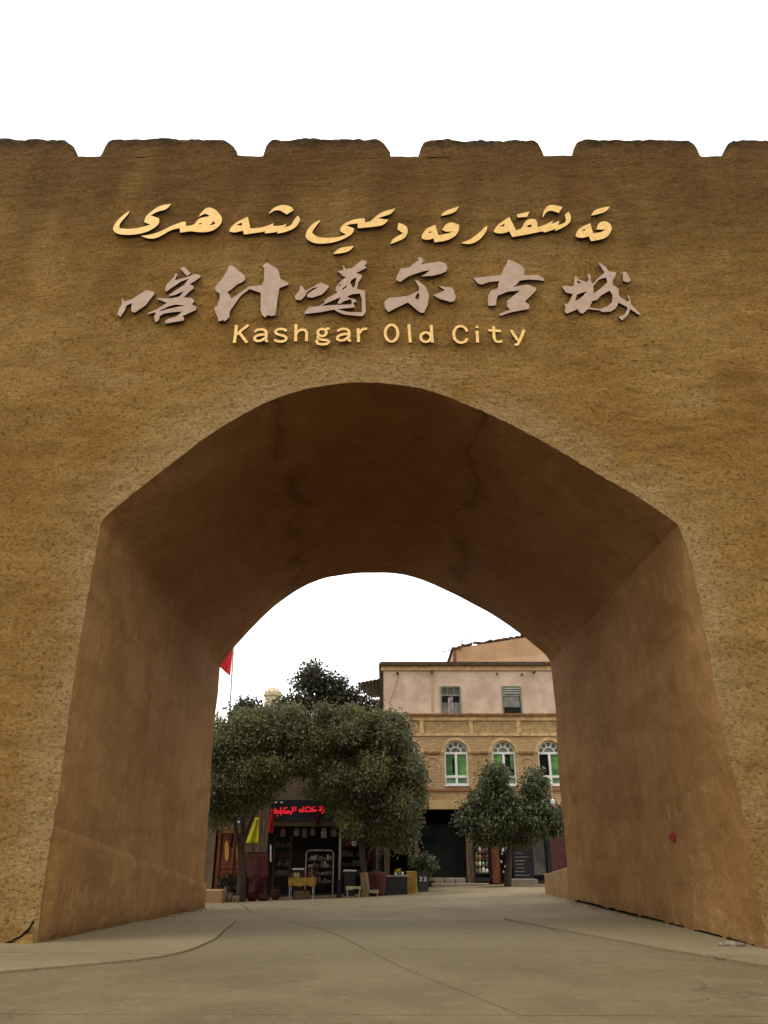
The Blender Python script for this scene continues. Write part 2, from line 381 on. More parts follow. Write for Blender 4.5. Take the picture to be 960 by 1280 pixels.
# ------------------------------------------------------------------ ground
Y1, Y2 = 13.8, 25.8
def ground_sheet():
    xs = [-600, -200, -60, -25, -12, -9, -6, -3, 0, 3, 6, 9, 12, 25, 60, 200, 600]
    ys = [-200, -60, -20, -5, 0, 4, 8, 13.8, 19, 25.8, 29, 32, 36, 42, 50, 60, 120, 300, 900]
    mb = MB(); vs = [(x, y, zg(x, y) - .09) for y in ys for x in xs]; n = len(xs)
    fs = [(j*n+i, j*n+i+1, (j+1)*n+i+1, (j+1)*n+i) for j in range(len(ys)-1) for i in range(n-1)]
    o = mb.add(vs, fs).build('ground', M['earth']); tag(o, kind='structure'); return o
ground_sheet()
paving = bpy.data.objects.new('road', None); C.objects.link(paving); paving['kind'] = 'structure'
def lerp_curve(pts):
    def f(y):
        i_ = 0
        while i_ < len(pts)-2 and pts[i_+1][0] < y: i_ += 1
        if pts[0][0] < y < pts[-1][0] and len(pts) > 4:
            p0, p1, p2, p3 = pts[max(i_-1, 0)], pts[i_], pts[i_+1], pts[min(i_+2, len(pts)-1)]
            h = p2[0]-p1[0]; m1 = (p2[1]-p0[1])/(p2[0]-p0[0]); m2 = (p3[1]-p1[1])/(p3[0]-p1[0]); t = (y-p1[0])/h
            return (2*t**3-3*t**2+1)*p1[1] + (t**3-2*t**2+t)*h*m1 + (-2*t**3+3*t**2)*p2[1] + (t**3-t**2)*h*m2
        if y <= pts[0][0]: a, b = pts[0], pts[1]
        elif y >= pts[-1][0]: a, b = pts[-2], pts[-1]
        else:
            for a, b in zip(pts, pts[1:]):
                if a[0] <= y <= b[0]: break
        return a[1] + (b[1] - a[1]) * (y - a[0]) / (b[0] - a[0])
    return f
def slab(name, fl, fr, y0, y1, mat, up=0.0, gap=.011, nx=None, ny=None, skew=0, parent=None):
    xm = abs(fr((y0+y1)/2) - fl((y0+y1)/2)); nx = nx or max(3, int(xm / .8)); ny = ny or max(4, int(abs(y1 - y0) / .4))
    mb = MB(); vs = []
    tilt = random.uniform(-.004, .004)
    for j in range(ny + 1):
        for i in range(nx + 1):
            s = i / nx; y = (y0 + gap) + (y1 - y0 - 2*gap) * j / ny
            xl, xr = fl(y) + gap, fr(y) - gap
            x = xl + (xr - xl) * s; yy = y + skew * (x)
            ed = .006 if (i in (0, nx) or j in (0, ny)) else 0
            wob = .012 * noise.noise(Vector((x * .5, yy * .5, 3))) + .003 * noise.noise(Vector((x * 3, yy * 3, 7)))
            ex = .010 * noise.noise(Vector((x * 2.3, yy * 2.3, 11))) if ed else 0
            vs.append((x + ex, yy + ex, zg(x, yy) + up + wob - ed + tilt))
    n = nx + 1
    fs = [(j*n+i, j*n+i+1, (j+1)*n+i+1, (j+1)*n+i) for j in range(ny) for i in range(nx)]
    border = [i for i in range(nx+1)] + [j*n+nx for j in range(1, ny+1)] + [ny*n+i for i in range(nx-1, -1, -1)] + [j*n for j in range(ny-1, 0, -1)]
    k = len(vs); low = [(vs[b][0], vs[b][1], vs[b][2] - .1 - up) for b in border]; vs += low
    L = len(border)
    fs += [(border[i], k+i, k+(i+1) % L, border[(i+1) % L]) for i in range(L)]
    return mb.add(vs, fs).build(name, mat, parent or paving)
cen = lerp_curve([(-6, 4.9), (7.6, 1.41), (11.8, .16), (16.8, -1.09), (20.9, -2.7), (31, -6.2)])
apl = lerp_curve([(6, -9.5), (9, -6.4), (10.7, -4.65), (12.3, -3.15), (14.5, -2.9), (16.8, -3.1), (19.9, -3.4), (24, -4.1), (33, -6)])
apr = lerp_curve([(6, 7.6), (10, 5.9), (12, 5.04), (18.7, 2.95), (22, 2.3), (33, 1.5)])
far_l = lambda y: -11.5; far_r = lambda y: 11.5
cuts = [-6, 2.2, 8.2, 13.6, 19.6, 25.2, 32.5]
mnf = lambda f, g: (lambda y: min(f(y), g(y)))
mxf = lambda f, g: (lambda y: max(f(y), g(y)))
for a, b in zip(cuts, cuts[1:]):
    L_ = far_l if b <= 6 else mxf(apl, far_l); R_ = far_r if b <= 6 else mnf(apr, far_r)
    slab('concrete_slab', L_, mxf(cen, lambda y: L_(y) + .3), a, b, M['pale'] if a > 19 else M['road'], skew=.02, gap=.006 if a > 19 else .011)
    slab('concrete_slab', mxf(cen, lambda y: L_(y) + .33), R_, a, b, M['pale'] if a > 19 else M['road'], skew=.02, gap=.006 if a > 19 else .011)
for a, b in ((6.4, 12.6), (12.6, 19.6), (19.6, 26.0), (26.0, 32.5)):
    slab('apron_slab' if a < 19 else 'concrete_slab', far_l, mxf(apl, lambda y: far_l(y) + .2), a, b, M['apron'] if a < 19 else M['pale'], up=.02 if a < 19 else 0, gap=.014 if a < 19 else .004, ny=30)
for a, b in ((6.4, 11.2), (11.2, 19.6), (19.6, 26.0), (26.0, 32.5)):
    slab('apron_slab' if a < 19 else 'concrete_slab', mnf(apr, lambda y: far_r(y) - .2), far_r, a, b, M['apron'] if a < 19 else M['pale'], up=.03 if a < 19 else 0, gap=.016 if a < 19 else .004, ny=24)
# street behind the gate, one step lower than the concrete
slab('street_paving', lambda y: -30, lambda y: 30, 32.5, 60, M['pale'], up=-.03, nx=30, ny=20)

# ------------------------------------------------------------------ the gate
gate = thing('city_gate', (0, Y1, 0), 'huge sand-brown mud-plastered city gate with pointed arch passage and battlements', 'gate')
FRONT = [(125,655),(131,646),(150,630),(175,610),(220,575),(260,545),(300,520),(340,500),(380,487),(420,480),(450,478),(490,480),(530,487),(580,504),(630,526),(680,553),(740,587),(800,623),(848,655)]
REAR = [(275,835),(281,825),(296,806),(310,790),(327,772),(345,756),(370,738),(400,724),(425,719),(450,716),(482,716),(505,719),(530,726),(560,739),(600,760),(640,785),(665,804),(680,817),(688,828)]
JL_F = [(45,1181),(52,1130),(66,1035),(80,940),(96,830),(112,730),(120,685),(125,655)]
JR_F = [(848,655),(862,695),(882,790),(903,905),(922,985),(936,1050),(948,1120),(958,1191)]
JL_R = [(252,1136),(258,1050),(266,935),(275,835)]
JR_R = [(688,828),(693,880),(700,975),(709,1084),(712,1125)]
def resample(pts, n):
    P = [Vector(p) for p in pts]
    # catmull-rom densify
    D = []
    for i in range(len(P)-1):
        p0 = P[max(i-1, 0)]; p1 = P[i]; p2 = P[i+1]; p3 = P[min(i+2, len(P)-1)]
        for k in range(10):
            t = k/10
            D.append(.5*((2*p1)+(p2-p0)*t+(2*p0-5*p1+4*p2-p3)*t*t+(3*p1-p0-3*p2+p3)*t**3))
    D.append(P[-1])
    L = [0]
    for a, b in zip(D, D[1:]): L.append(L[-1] + (b-a).length)
    res = []
    j = 0
    for i in range(n+1):
        s = L[-1]*i/n
        while j < len(L)-2 and L[j+1] < s: j += 1
        t = (s-L[j])/max(1e-9, L[j+1]-L[j]); res.append(D[j].lerp(D[j+1], t))
    return res
NJ, NA = 90, 200
def prof(jl, arch, jr, Y):
    A = resample([at(u, v, Y) for u, v in jl], NJ)
    B = resample([at(u, v, Y) for u, v in arch], NA)
    D = resample([at(u, v, Y) for u, v in jr], NJ)
    return A[:-1] + B + D[1:]
PF = prof(JL_F, FRONT, JR_F, Y1); PR = prof(JL_R, REAR, JR_R, Y2)
for P in (PF, PR):
    P[0].z = zg(P[0].x, P[0].y) - .02; P[-1].z = zg(P[-1].x, P[-1].y)
NT = len(PF)
ZTOP = Z(195, Y1); XW = 15.0
def outer(i):
    if i < NJ:
        return Vector((-XW, Y1, -.1 + (ZTOP + .1) * i / NJ))
    if i <= NJ + NA:
        t = (i - NJ) / NA; return Vector((-XW + 2*XW*t, Y1, ZTOP))
    t = (i - NJ - NA) / NJ; return Vector((XW, Y1, ZTOP - (ZTOP + .1) * t))
def surf_noise(p, amp=.03):
    q = Vector((p.x*.9, p.y*.9, p.z*1.6))
    return amp * (noise.noise(q*.7) + .6*noise.noise(q*2.1) + .35*noise.noise(q*5.3) + .45*noise.noise(q*9.0))
def build_gate():
    bm = bmesh.new(); uvl = bm.loops.layers.uv.new('arc'); band = bm.verts.layers.float.new('band')
    NR = 190
    # front face
    grid = []
    for i in range(NT):
        a = PF[i]; b = outer(i); row = []
        for r in range(NR+1):
            t = (r/NR)**1.25; p = a.lerp(b, t); d = (p-a).length
            e = 0 if r == 0 else 1
            dy = surf_noise(p, .035) * min(1, d/.25)
            if r == 0: pass
            if r == NR and i in range(NJ, NJ+NA+1): p = p + Vector((0, 0, .03*noise.noise(Vector((p.x*2, 0, 5)))+.02*noise.noise(Vector((p.x*9, 0, 5)))))
            vtx = bm.verts.new((p.x, p.y - dy - (.0 if r else 0), p.z)); vtx[band] = math.exp(-(d/.75)**2)
            row.append(vtx)
        grid.append(row)
    for i in range(NT-1):
        for r in range(NR):
            f = bm.faces.new((grid[i][r], grid[i][r+1], grid[i+1][r+1], grid[i+1][r])); f.material_index = 0
            f.smooth = True
    # passage
    NY = 130; tun = [[grid[i][0] for i in range(NT)]]
    # arc length from the crown
    L = [0]
    for a, b in zip(PF, PF[1:]): L.append(L[-1] + (b-a).length)
    crown = L[NJ + NA*45//100]
    S = [l - crown for l in L]
    for i in range(NT):   # ragged corner
        p = PF[i]; k = noise.noise(Vector((p.x*9, p.z*9, 1)))*.022 + noise.noise(Vector((p.x*3.2, p.z*3.2, 1)))*.018 + noise.noise(Vector((p.x*.8, p.z*.8, 4)))*.03
        if 4 < i < NT-4: grid[i][0].co.x += k; grid[i][0].co.z += k*.6
    for j in range(1, NY+1):
        t = j/NY; row = []
        tt = t
        for i in range(NT):
            p = PF[i].lerp(PR[i], tt)
            c = Vector((0, p.y, 4.0)); n = (c - p); n.y = 0; n.normalize()
            amp = .028*min(1, j/4)
            q = p + n * amp*(noise.noise(Vector((p.x*.5, p.y*.45, p.z*.5))) * 1.6 + noise.noise(p*1.7)*.5)
            if i == NT-1: q.z = zg(q.x, q.y) + .035 + max(-.06, .05 + .12*noise.noise(Vector((q.y*1.1, 2, 2))) + .10*noise.noise(Vector((q.y*3.7, 2, 2)))) * (1 if t < .93 else .2)
            elif i == 0: q.z = zg(q.x, q.y) - .03
            row.append(bm.verts.new(q))
        tun.append(row)
    for j in range(NY):
        for i in range(NT-1):
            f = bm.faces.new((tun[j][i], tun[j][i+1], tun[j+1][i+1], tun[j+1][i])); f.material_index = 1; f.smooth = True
            ys = [j, j, j+1, j+1]; ii = [i, i+1, i+1, i]
            for lp, jj, i2 in zip(f.loops, ys, ii): lp[uvl].uv = (S[i2] * (1 - .42*jj/NY), jj/NY*12.0)
    # rear face (coarse), top, ends
    rear = tun[-1]; ro = []
    for i in range(NT):
        b = outer(i); ro.append(bm.verts.new((b.x, Y2, b.z)))
    for i in range(NT-1):
        f = bm.faces.new((rear[i], rear[i+1], ro[i+1], ro[i])); f.material_index = 0
    for i in range(NT-1):
        f = bm.faces.new((grid[i][NR], ro[i], ro[i+1], grid[i+1][NR])); f.material_index = 0
    bmesh.ops.recalc_face_normals(bm, faces=bm.faces)
    for e in bm.edges:
        if len(e.link_faces) == 2:
            a, b = e.link_faces
            if a.normal.angle(b.normal, 0) > R(38) or a.material_index != b.material_index: e.smooth = False
    for j in range(NY):
        e = bm.edges.get((tun[j][NJ+NA], tun[j+1][NJ+NA]))
        if e: e.smooth = False
    me = bpy.data.meshes.new('wall'); bm.transform(__import__('mathutils').Matrix.Translation((0, -Y1, 0))); bm.to_mesh(me); bm.free()
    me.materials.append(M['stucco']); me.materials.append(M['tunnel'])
    return link('wall', me, None, gate)
wall = build_gate()

# merlons along the wall top: (left, right) at the wall-top line of the photograph
def merlon(u0, u1, pieces, first=False):
    "pieces: (fraction, height px) outline of the top"
    x0 = X(u0, 195, Y1); x1 = X(u1, 195, Y1); pxm = (X(500, 195, Y1) - X(400, 195, Y1)) / 100
    nx, nz_, ny = 44, 8, 6
    def H(s):
        for a, b in zip(pieces, pieces[1:]):
            if a[0] <= s <= b[0]: return (a[1] + (b[1]-a[1])*(s-a[0])/(b[0]-a[0]))
        return pieces[-1][1]
    dz = (Z(175, Y1) - Z(195, Y1)) / 20
    mb = MB(); vs = []; cols = nz_ + ny + 1
    for i in range(nx+1):
        s = i/nx; x = x0 + (x1-x0)*s; h = H(s)*dz
        h += .06*noise.noise(Vector((x*2.2, 1, 9))) + .045*noise.noise(Vector((x*7, 1, 9)))
        h = max(.05, h)
        edge = min(s, 1-s)*(x1-x0)
        for k in range(cols):
            if k <= nz_:
                z = -.02 + (h + .02)*k/nz_; y = Y1 + .03 + surf_noise(Vector((x, Y1, ZTOP + z)), .03)
                y += max(0, .13 - edge)*.9 * min(1, (k/nz_)*1.3) + (.05 if k == nz_ else 0)
            else:
                z = h + .02*noise.noise(Vector((x*5, k, 1))); y = Y1 + .03 + max(0, .13-edge)*.9 + .05 + .75*(k-nz_)/ny
            vs.append((x, y, ZTOP + z))
    fs = [(i*cols+k, (i+1)*cols+k, (i+1)*cols+k+1, i*cols+k+1) for i in range(nx) for k in range(cols-1)]
    # close the ends and back down to the walkway
    for i, flip in ((0, False), (nx, True)):
        base = [i*cols+k for k in range(cols)]; b = len(vs); vs.append((vs[base[-1]][0], vs[base[-1]][1], ZTOP - .02)); f = tuple(base + [b]); fs.append(f if flip else f[::-1])
    o = mb.add(vs, fs).build('merlon', M['stucco'], gate, smooth=False); return o
P1 = [(0, 6), (.008, 14), (.035, 20), (.065, 23.5), (.45, 25), (.55, 23.5), (.90, 24), (.925, 21), (.99, 16), (1, 13)]
P2 = [(0, 5), (.008, 13), (.05, 20), (.09, 23), (.30, 23.5), (.90, 22.5), (.935, 21.5), (.99, 12), (1, 8)]
for a, b, P in ((-70, 89, P1), (123, 293, P1), (327, 488, P1), (523, 682, P2), (717, 879, P2), (910, 1072, P2), (1105, 1265, P2), (-270, -107, P1)):
    merlon(a, b, P)
# low rear battlement and walkway kerb
rb = MB()
for k in range(-7, 8): rb.box(k*2.05-.75, k*2.05+.75, Y2-.6, Y2-.02, ZTOP-.01, ZTOP+.7)
rb.build('rear_battlement', M['stucco'], gate)

# inner plinth on the left wall (proud of it) and the sloped buttress at the right rear
def left_wall(t, z):
    "x of the left passage wall at depth fraction t and height z"
    def xz(P, z):
        for a, b in zip(P[:NJ+1], P[1:NJ+2]):
            if a.z <= z <= b.z or a is P[NJ]: return a.x + (b.x-a.x)*max(-1, min(1, (z-a.z)/max(1e-6, b.z-a.z)))
        return P[0].x
    return xz(PF, z)*(1-t) + xz(PR, z)*t
def plinth():
    mb = MB(); n, m = 70, 12; vs = []
    for j in range(n+1):
        t = j/n; y = Y1 + .06 + (Y2-Y1-.06)*t
        zt = (Z(1033, Y1)*(1-t) + Z(1105, Y2)*t) + .45*(t*(1-t))*0 + .03*noise.noise(Vector((y*1.5, 0, 3)))
        for k in range(m+3):
            if k <= m:
                z = -.4 + (zt+.4)*k/m; out_ = .10 if k < m else .075
                out_ += .012*noise.noise(Vector((y*1.2, z*1.2, 8)))
                if j == 0: out_ = -.02
            elif k == m+1: z = zt + .03; out_ = -.02
            else: z = zt + .03; out_ = -.14
            vs.append((left_wall(t, z) + out_, y, z))
    w_ = m+3
    fs = [(j*w_+k, (j+1)*w_+k, (j+1)*w_+k+1, j*w_+k+1) for j in range(n) for k in range(w_-1)]
    mb.add(vs, fs)
    o = mb.build('plinth', M['tunnel'], gate, smooth=True); u_ = o.data.uv_layers.new(name='arc')
    for d_ in u_.data: d_.uv = (-12, 3)
    return o
plinth()
bt = MB()
yb0, yb1 = 25.3, 30.2
nb = 16; vs = []; fs = []
for j in range(nb+1):
    t = j/nb; y = yb0 + (yb1-yb0)*t; xw = X(711, 1110, 25.8)*(1-t) + X(680.5, 1105, 30.2)*t; zt_ = Z(1082.5, 25.8)*(1-t) + Z(1092.5, 30.2)*t
    for k, (x, z) in enumerate([(xw, zg(xw, y)-.15), (xw, zg(xw, y)+.25), (xw+.015, zt_-.25), (xw+.02, zt_-.03), (xw+.05, zt_), (xw+.55, zt_+.03), (xw+.6, zg(xw, y)-.15)]):
        nn_ = .02*noise.noise(Vector((x*2, y*1.5, z*2))); vs.append((x+nn_, y, z+nn_))
for j in range(nb):
    for k in range(6): fs.append((j*7+k, j*7+k+1, (j+1)*7+k+1, (j+1)*7+k))
fs += [(6,5,4,3,2,1,0), tuple(nb*7+k for k in range(7))]
bt.add(vs, fs).build('side_wall', M['plaster2w'], gate)

# ------------------------------------------------------------------ lettering on the gate
from mathutils.geometry import tessellate_polygon
YL = Y1 - .095; TH = .06; EDGE = simple('dark_letter_edge', (.05, .025, .012), (.03, .015, .008), 8, .7)
def soften(P):
    "round the gentle bends of a traced outline, keep its sharp corners"
    out_ = []; n = len(P)
    for i in range(n):
        a, b, c_ = [Vector(P[(i+k) % n]) for k in (-1, 0, 1)]
        d1, d2 = (b-a), (c_-b)
        if d1.length < 1e-6 or d2.length < 1e-6 or d1.angle(d2) > R(62): out_.append(tuple(b))
        else: out_ += [tuple(b.lerp(a, .25)), tuple(b.lerp(c_, .25))]
    return out_
def poly_piece(name, outline, holes, tr, mat, parent, Yf=YL, th=TH, dy=0, edge=None, soft=False):
    if soft: outline = soften(soften(outline)); holes = [soften(h) for h in holes]
    loops = [[at(*tr(p), Yf) for p in outline]] + [[at(*tr(p), Yf) for p in h] for h in holes]
    cu = bpy.data.curves.new('tmp', 'CURVE'); cu.dimensions = '2D'; cu.fill_mode = 'BOTH'; cu.extrude = th/2
    for lp in loops:
        s = cu.splines.new('POLY'); s.points.add(len(lp)-1); s.use_cyclic_u = True
        for q, p in zip(s.points, lp): q.co = (p.x, p.z, 0, 1)
    ob = bpy.data.objects.new('tmp', cu); C.objects.link(ob)
    dg = bpy.context.evaluated_depsgraph_get(); me = bpy.data.meshes.new_from_object(ob.evaluated_get(dg))
    bpy.data.objects.remove(ob); bpy.data.curves.remove(cu)
    o0 = origin(parent)
    for v in me.vertices:
        x, z, d = v.co; v.co = (x - o0.x, Yf + th/2 - d + dy - o0.y, z - o0.z)
    me.flip_normals() if False else None
    me.materials.clear(); me.materials.append(mat); me.name = name
    if edge:
        me.materials.append(edge); me.update()
        for p in me.polygons: p.material_index = 1 if abs(p.normal.y) < .5 else 0
    return link(name, me, None, parent)
def off(ox, oy, s): return lambda p: (ox + p[0]/s, oy + p[1]/s)
def strokes_piece(name, strokes, width, tr, mat, parent, Yf=YL, th=TH, edge=None):
    "flat bar lettering: ribbons of constant width with round ends, one mesh"
    mb = MB()
    for si, st in enumerate(strokes):
        P = [at(*tr(p), Yf) for p in st]; P = [Vector((p.x, p.z)) for p in P]
        yf = Yf - .0025*si; n = len(P)
        closed = (P[0]-P[-1]).length < 1e-4
        if closed: P = P[:-1]; n -= 1
        Ls, Rs = [], []
        for i, p in enumerate(P):
            a = P[(i-1) % n] if closed else P[max(i-1, 0)]; b = P[(i+1) % n] if closed else P[min(i+1, n-1)]
            d = (b-a).normalized(); nrm = Vector((-d.y, d.x))*width/2
            e = Vector((0, 0))
            if not closed and i == 0: e = -d*width*.1
            if not closed and i == n-1: e = d*width*.1
            Ls.append(p+nrm+e); Rs.append(p-nrm+e)
        m_ = len(P); vs = []
        for y in (yf, Yf+th):
            vs += [(q.x, y, q.y) for q in Ls] + [(q.x, y, q.y) for q in Rs]
        fs = []; rng_ = range(m_ if closed else m_-1)
        for i in rng_:
            j = (i+1) % m_
            fs.append((i, j, m_+j, m_+i)); fs.append((2*m_+i, 3*m_+i, 3*m_+j, 2*m_+j))
            fs.append((i, 2*m_+i, 2*m_+j, j)); fs.append((m_+i, m_+j, 3*m_+j, 3*m_+i))
        if not closed:
            fs.append((0, m_, 3*m_, 2*m_)); fs.append((m_-1, 3*m_-1, 4*m_-1, 2*m_-1))
        mb.add(vs, fs)
    o = mb.build(name, mat, parent)
    if edge:
        o.data.materials.append(edge)
        for p in o.data.polygons: p.material_index = 1 if abs(p.normal.y) < .5 else 0
    return o
def ell(cx, cy, rx, ry, n=20, a0=0, a1=360):
    return [(cx + rx*math.cos(R(a0+(a1-a0)*k/n)), cy + ry*math.sin(R(a0+(a1-a0)*k/n))) for k in range(n+1)]

uy = thing('arabic_script_sign', at(455, 300, YL), 'top row of golden brass Arabic-script lettering fixed to the gate', 'sign lettering')
t64 = off(130, 240, 6.4)
UY = [
 (t64, [(205,150),(200,170),(150,225),(122,260),(125,290),(200,297),(280,287),(370,262),(322,240),(330,200),(370,160),(450,105),(540,95),(500,140),(430,155),(372,187),(440,210),(445,250),(400,290),(330,325),(230,343),(130,342),(80,320),(70,285),(100,235),(150,185)], []),
 (t64, [(295,350),(350,345),(430,325),(530,275),(600,247),(640,235),(655,240),(655,272),(720,265),(745,225),(775,205),(830,197),(845,190),(820,175),(795,176),(758,200),(765,180),(800,140),(830,122),(880,130),(930,180),(948,220),(930,265),(880,305),(820,322),(740,320),(700,312),(610,325),(605,290),(540,300),(460,350),(400,375),(340,370)], [[(755,255),(770,249),(790,248),(772,260)], [(835,266),(862,252),(877,232),(892,252),(870,262)]]),
 (off(270,240,6.4), [(105,300),(150,250),(200,222),(255,198),(275,290),(330,290),(400,275),(460,250),(455,272),(520,270),(565,255),(550,280),(600,270),(620,230),(650,190),(668,200),(675,225),(640,285),(560,320),(485,333),(500,318),(430,328),(385,330),(400,315),(330,325),(225,340),(215,308),(150,325),(110,318)], [[(165,265),(185,252),(210,245),(205,268)]]),
 (off(270,240,6.4), [(425,165),(450,138),(480,115),(540,100),(600,115),(622,145),(565,180),(520,150),(495,145),(465,148),(430,172)], []),
 (off(370,245,6.4), [(195,190),(190,205),(140,265),(130,295),(170,330),(260,335),(340,330),(400,308),(352,282),(360,240),(420,200),(500,178),(550,180),(552,212),(600,202),(650,150),(720,115),(795,100),(760,145),(700,162),(652,178),(740,190),(700,235),(600,248),(495,258),(492,220),(430,225),(402,236),(465,260),(460,290),(420,325),(330,365),(230,382),(150,380),(90,350),(72,320),(90,270),(140,215)], []),
 (off(370,245,6.4), [(345,412),(465,400),(420,450),(295,465)], []),
 (off(370,245,6.4), [(820,215),(860,225),(895,255),(890,310),(860,345),(755,385),(770,345),(855,297),(810,265)], []),
 (off(480,240,6.4), [(485,150),(600,115),(570,165),(455,193)], []),
 (off(480,240,6.4), [(300,350),(330,300),(370,278),(410,262),(435,345),(500,335),(555,315),(490,318),(465,300),(500,250),(550,240),(600,265),(600,310),(570,355),(500,390),(405,403),(395,370),(350,385),(305,375)], [[(350,325),(378,312),(375,328)]]),
 (off(480,240,6.4), [(825,270),(825,305),(780,370),(720,410),(660,418),(615,408),(700,375),(780,310),(800,285)], []),
 (off(600,240,5.333), [(90,260),(120,215),(195,165),(240,255),(280,245),(300,190),(350,175),(380,190),(385,235),(440,215),(490,190),(475,215),(530,190),(520,220),(560,210),(575,190),(565,150),(590,130),(610,165),(600,205),(560,235),(500,260),(505,245),(430,270),(420,260),(330,280),(215,300),(195,262),(150,278),(100,272)], [[(125,232),(165,210),(160,228)], [(310,232),(330,216),(347,224),(335,237)]]),
 (off(600,240,5.333), [(245,150),(330,130),(315,165),(250,170)], []),
 (off(600,240,5.333), [(415,165),(430,110),(470,80),(550,100),(525,140),(470,120),(435,140),(420,170)], []),
 (off(600,240,5.333), [(765,115),(865,95),(840,135),(740,158)], []),
 (off(600,240,5.333), [(635,285),(660,240),(735,208),(755,275),(810,268),(835,250),(775,250),(790,205),(840,190),(880,225),(875,265),(840,310),(740,328),(725,295),(680,308),(640,300)], [[(675,258),(700,245),(700,258)]]),
]
for tr, o_, h_ in UY: poly_piece('letter', o_, h_, tr, M['brass'], uy, edge=EDGE, soft=True)
zh = thing('chinese_sign', at(470, 395, YL), 'middle row of dusty pinkish-grey Chinese calligraphy characters on the gate', 'sign lettering')
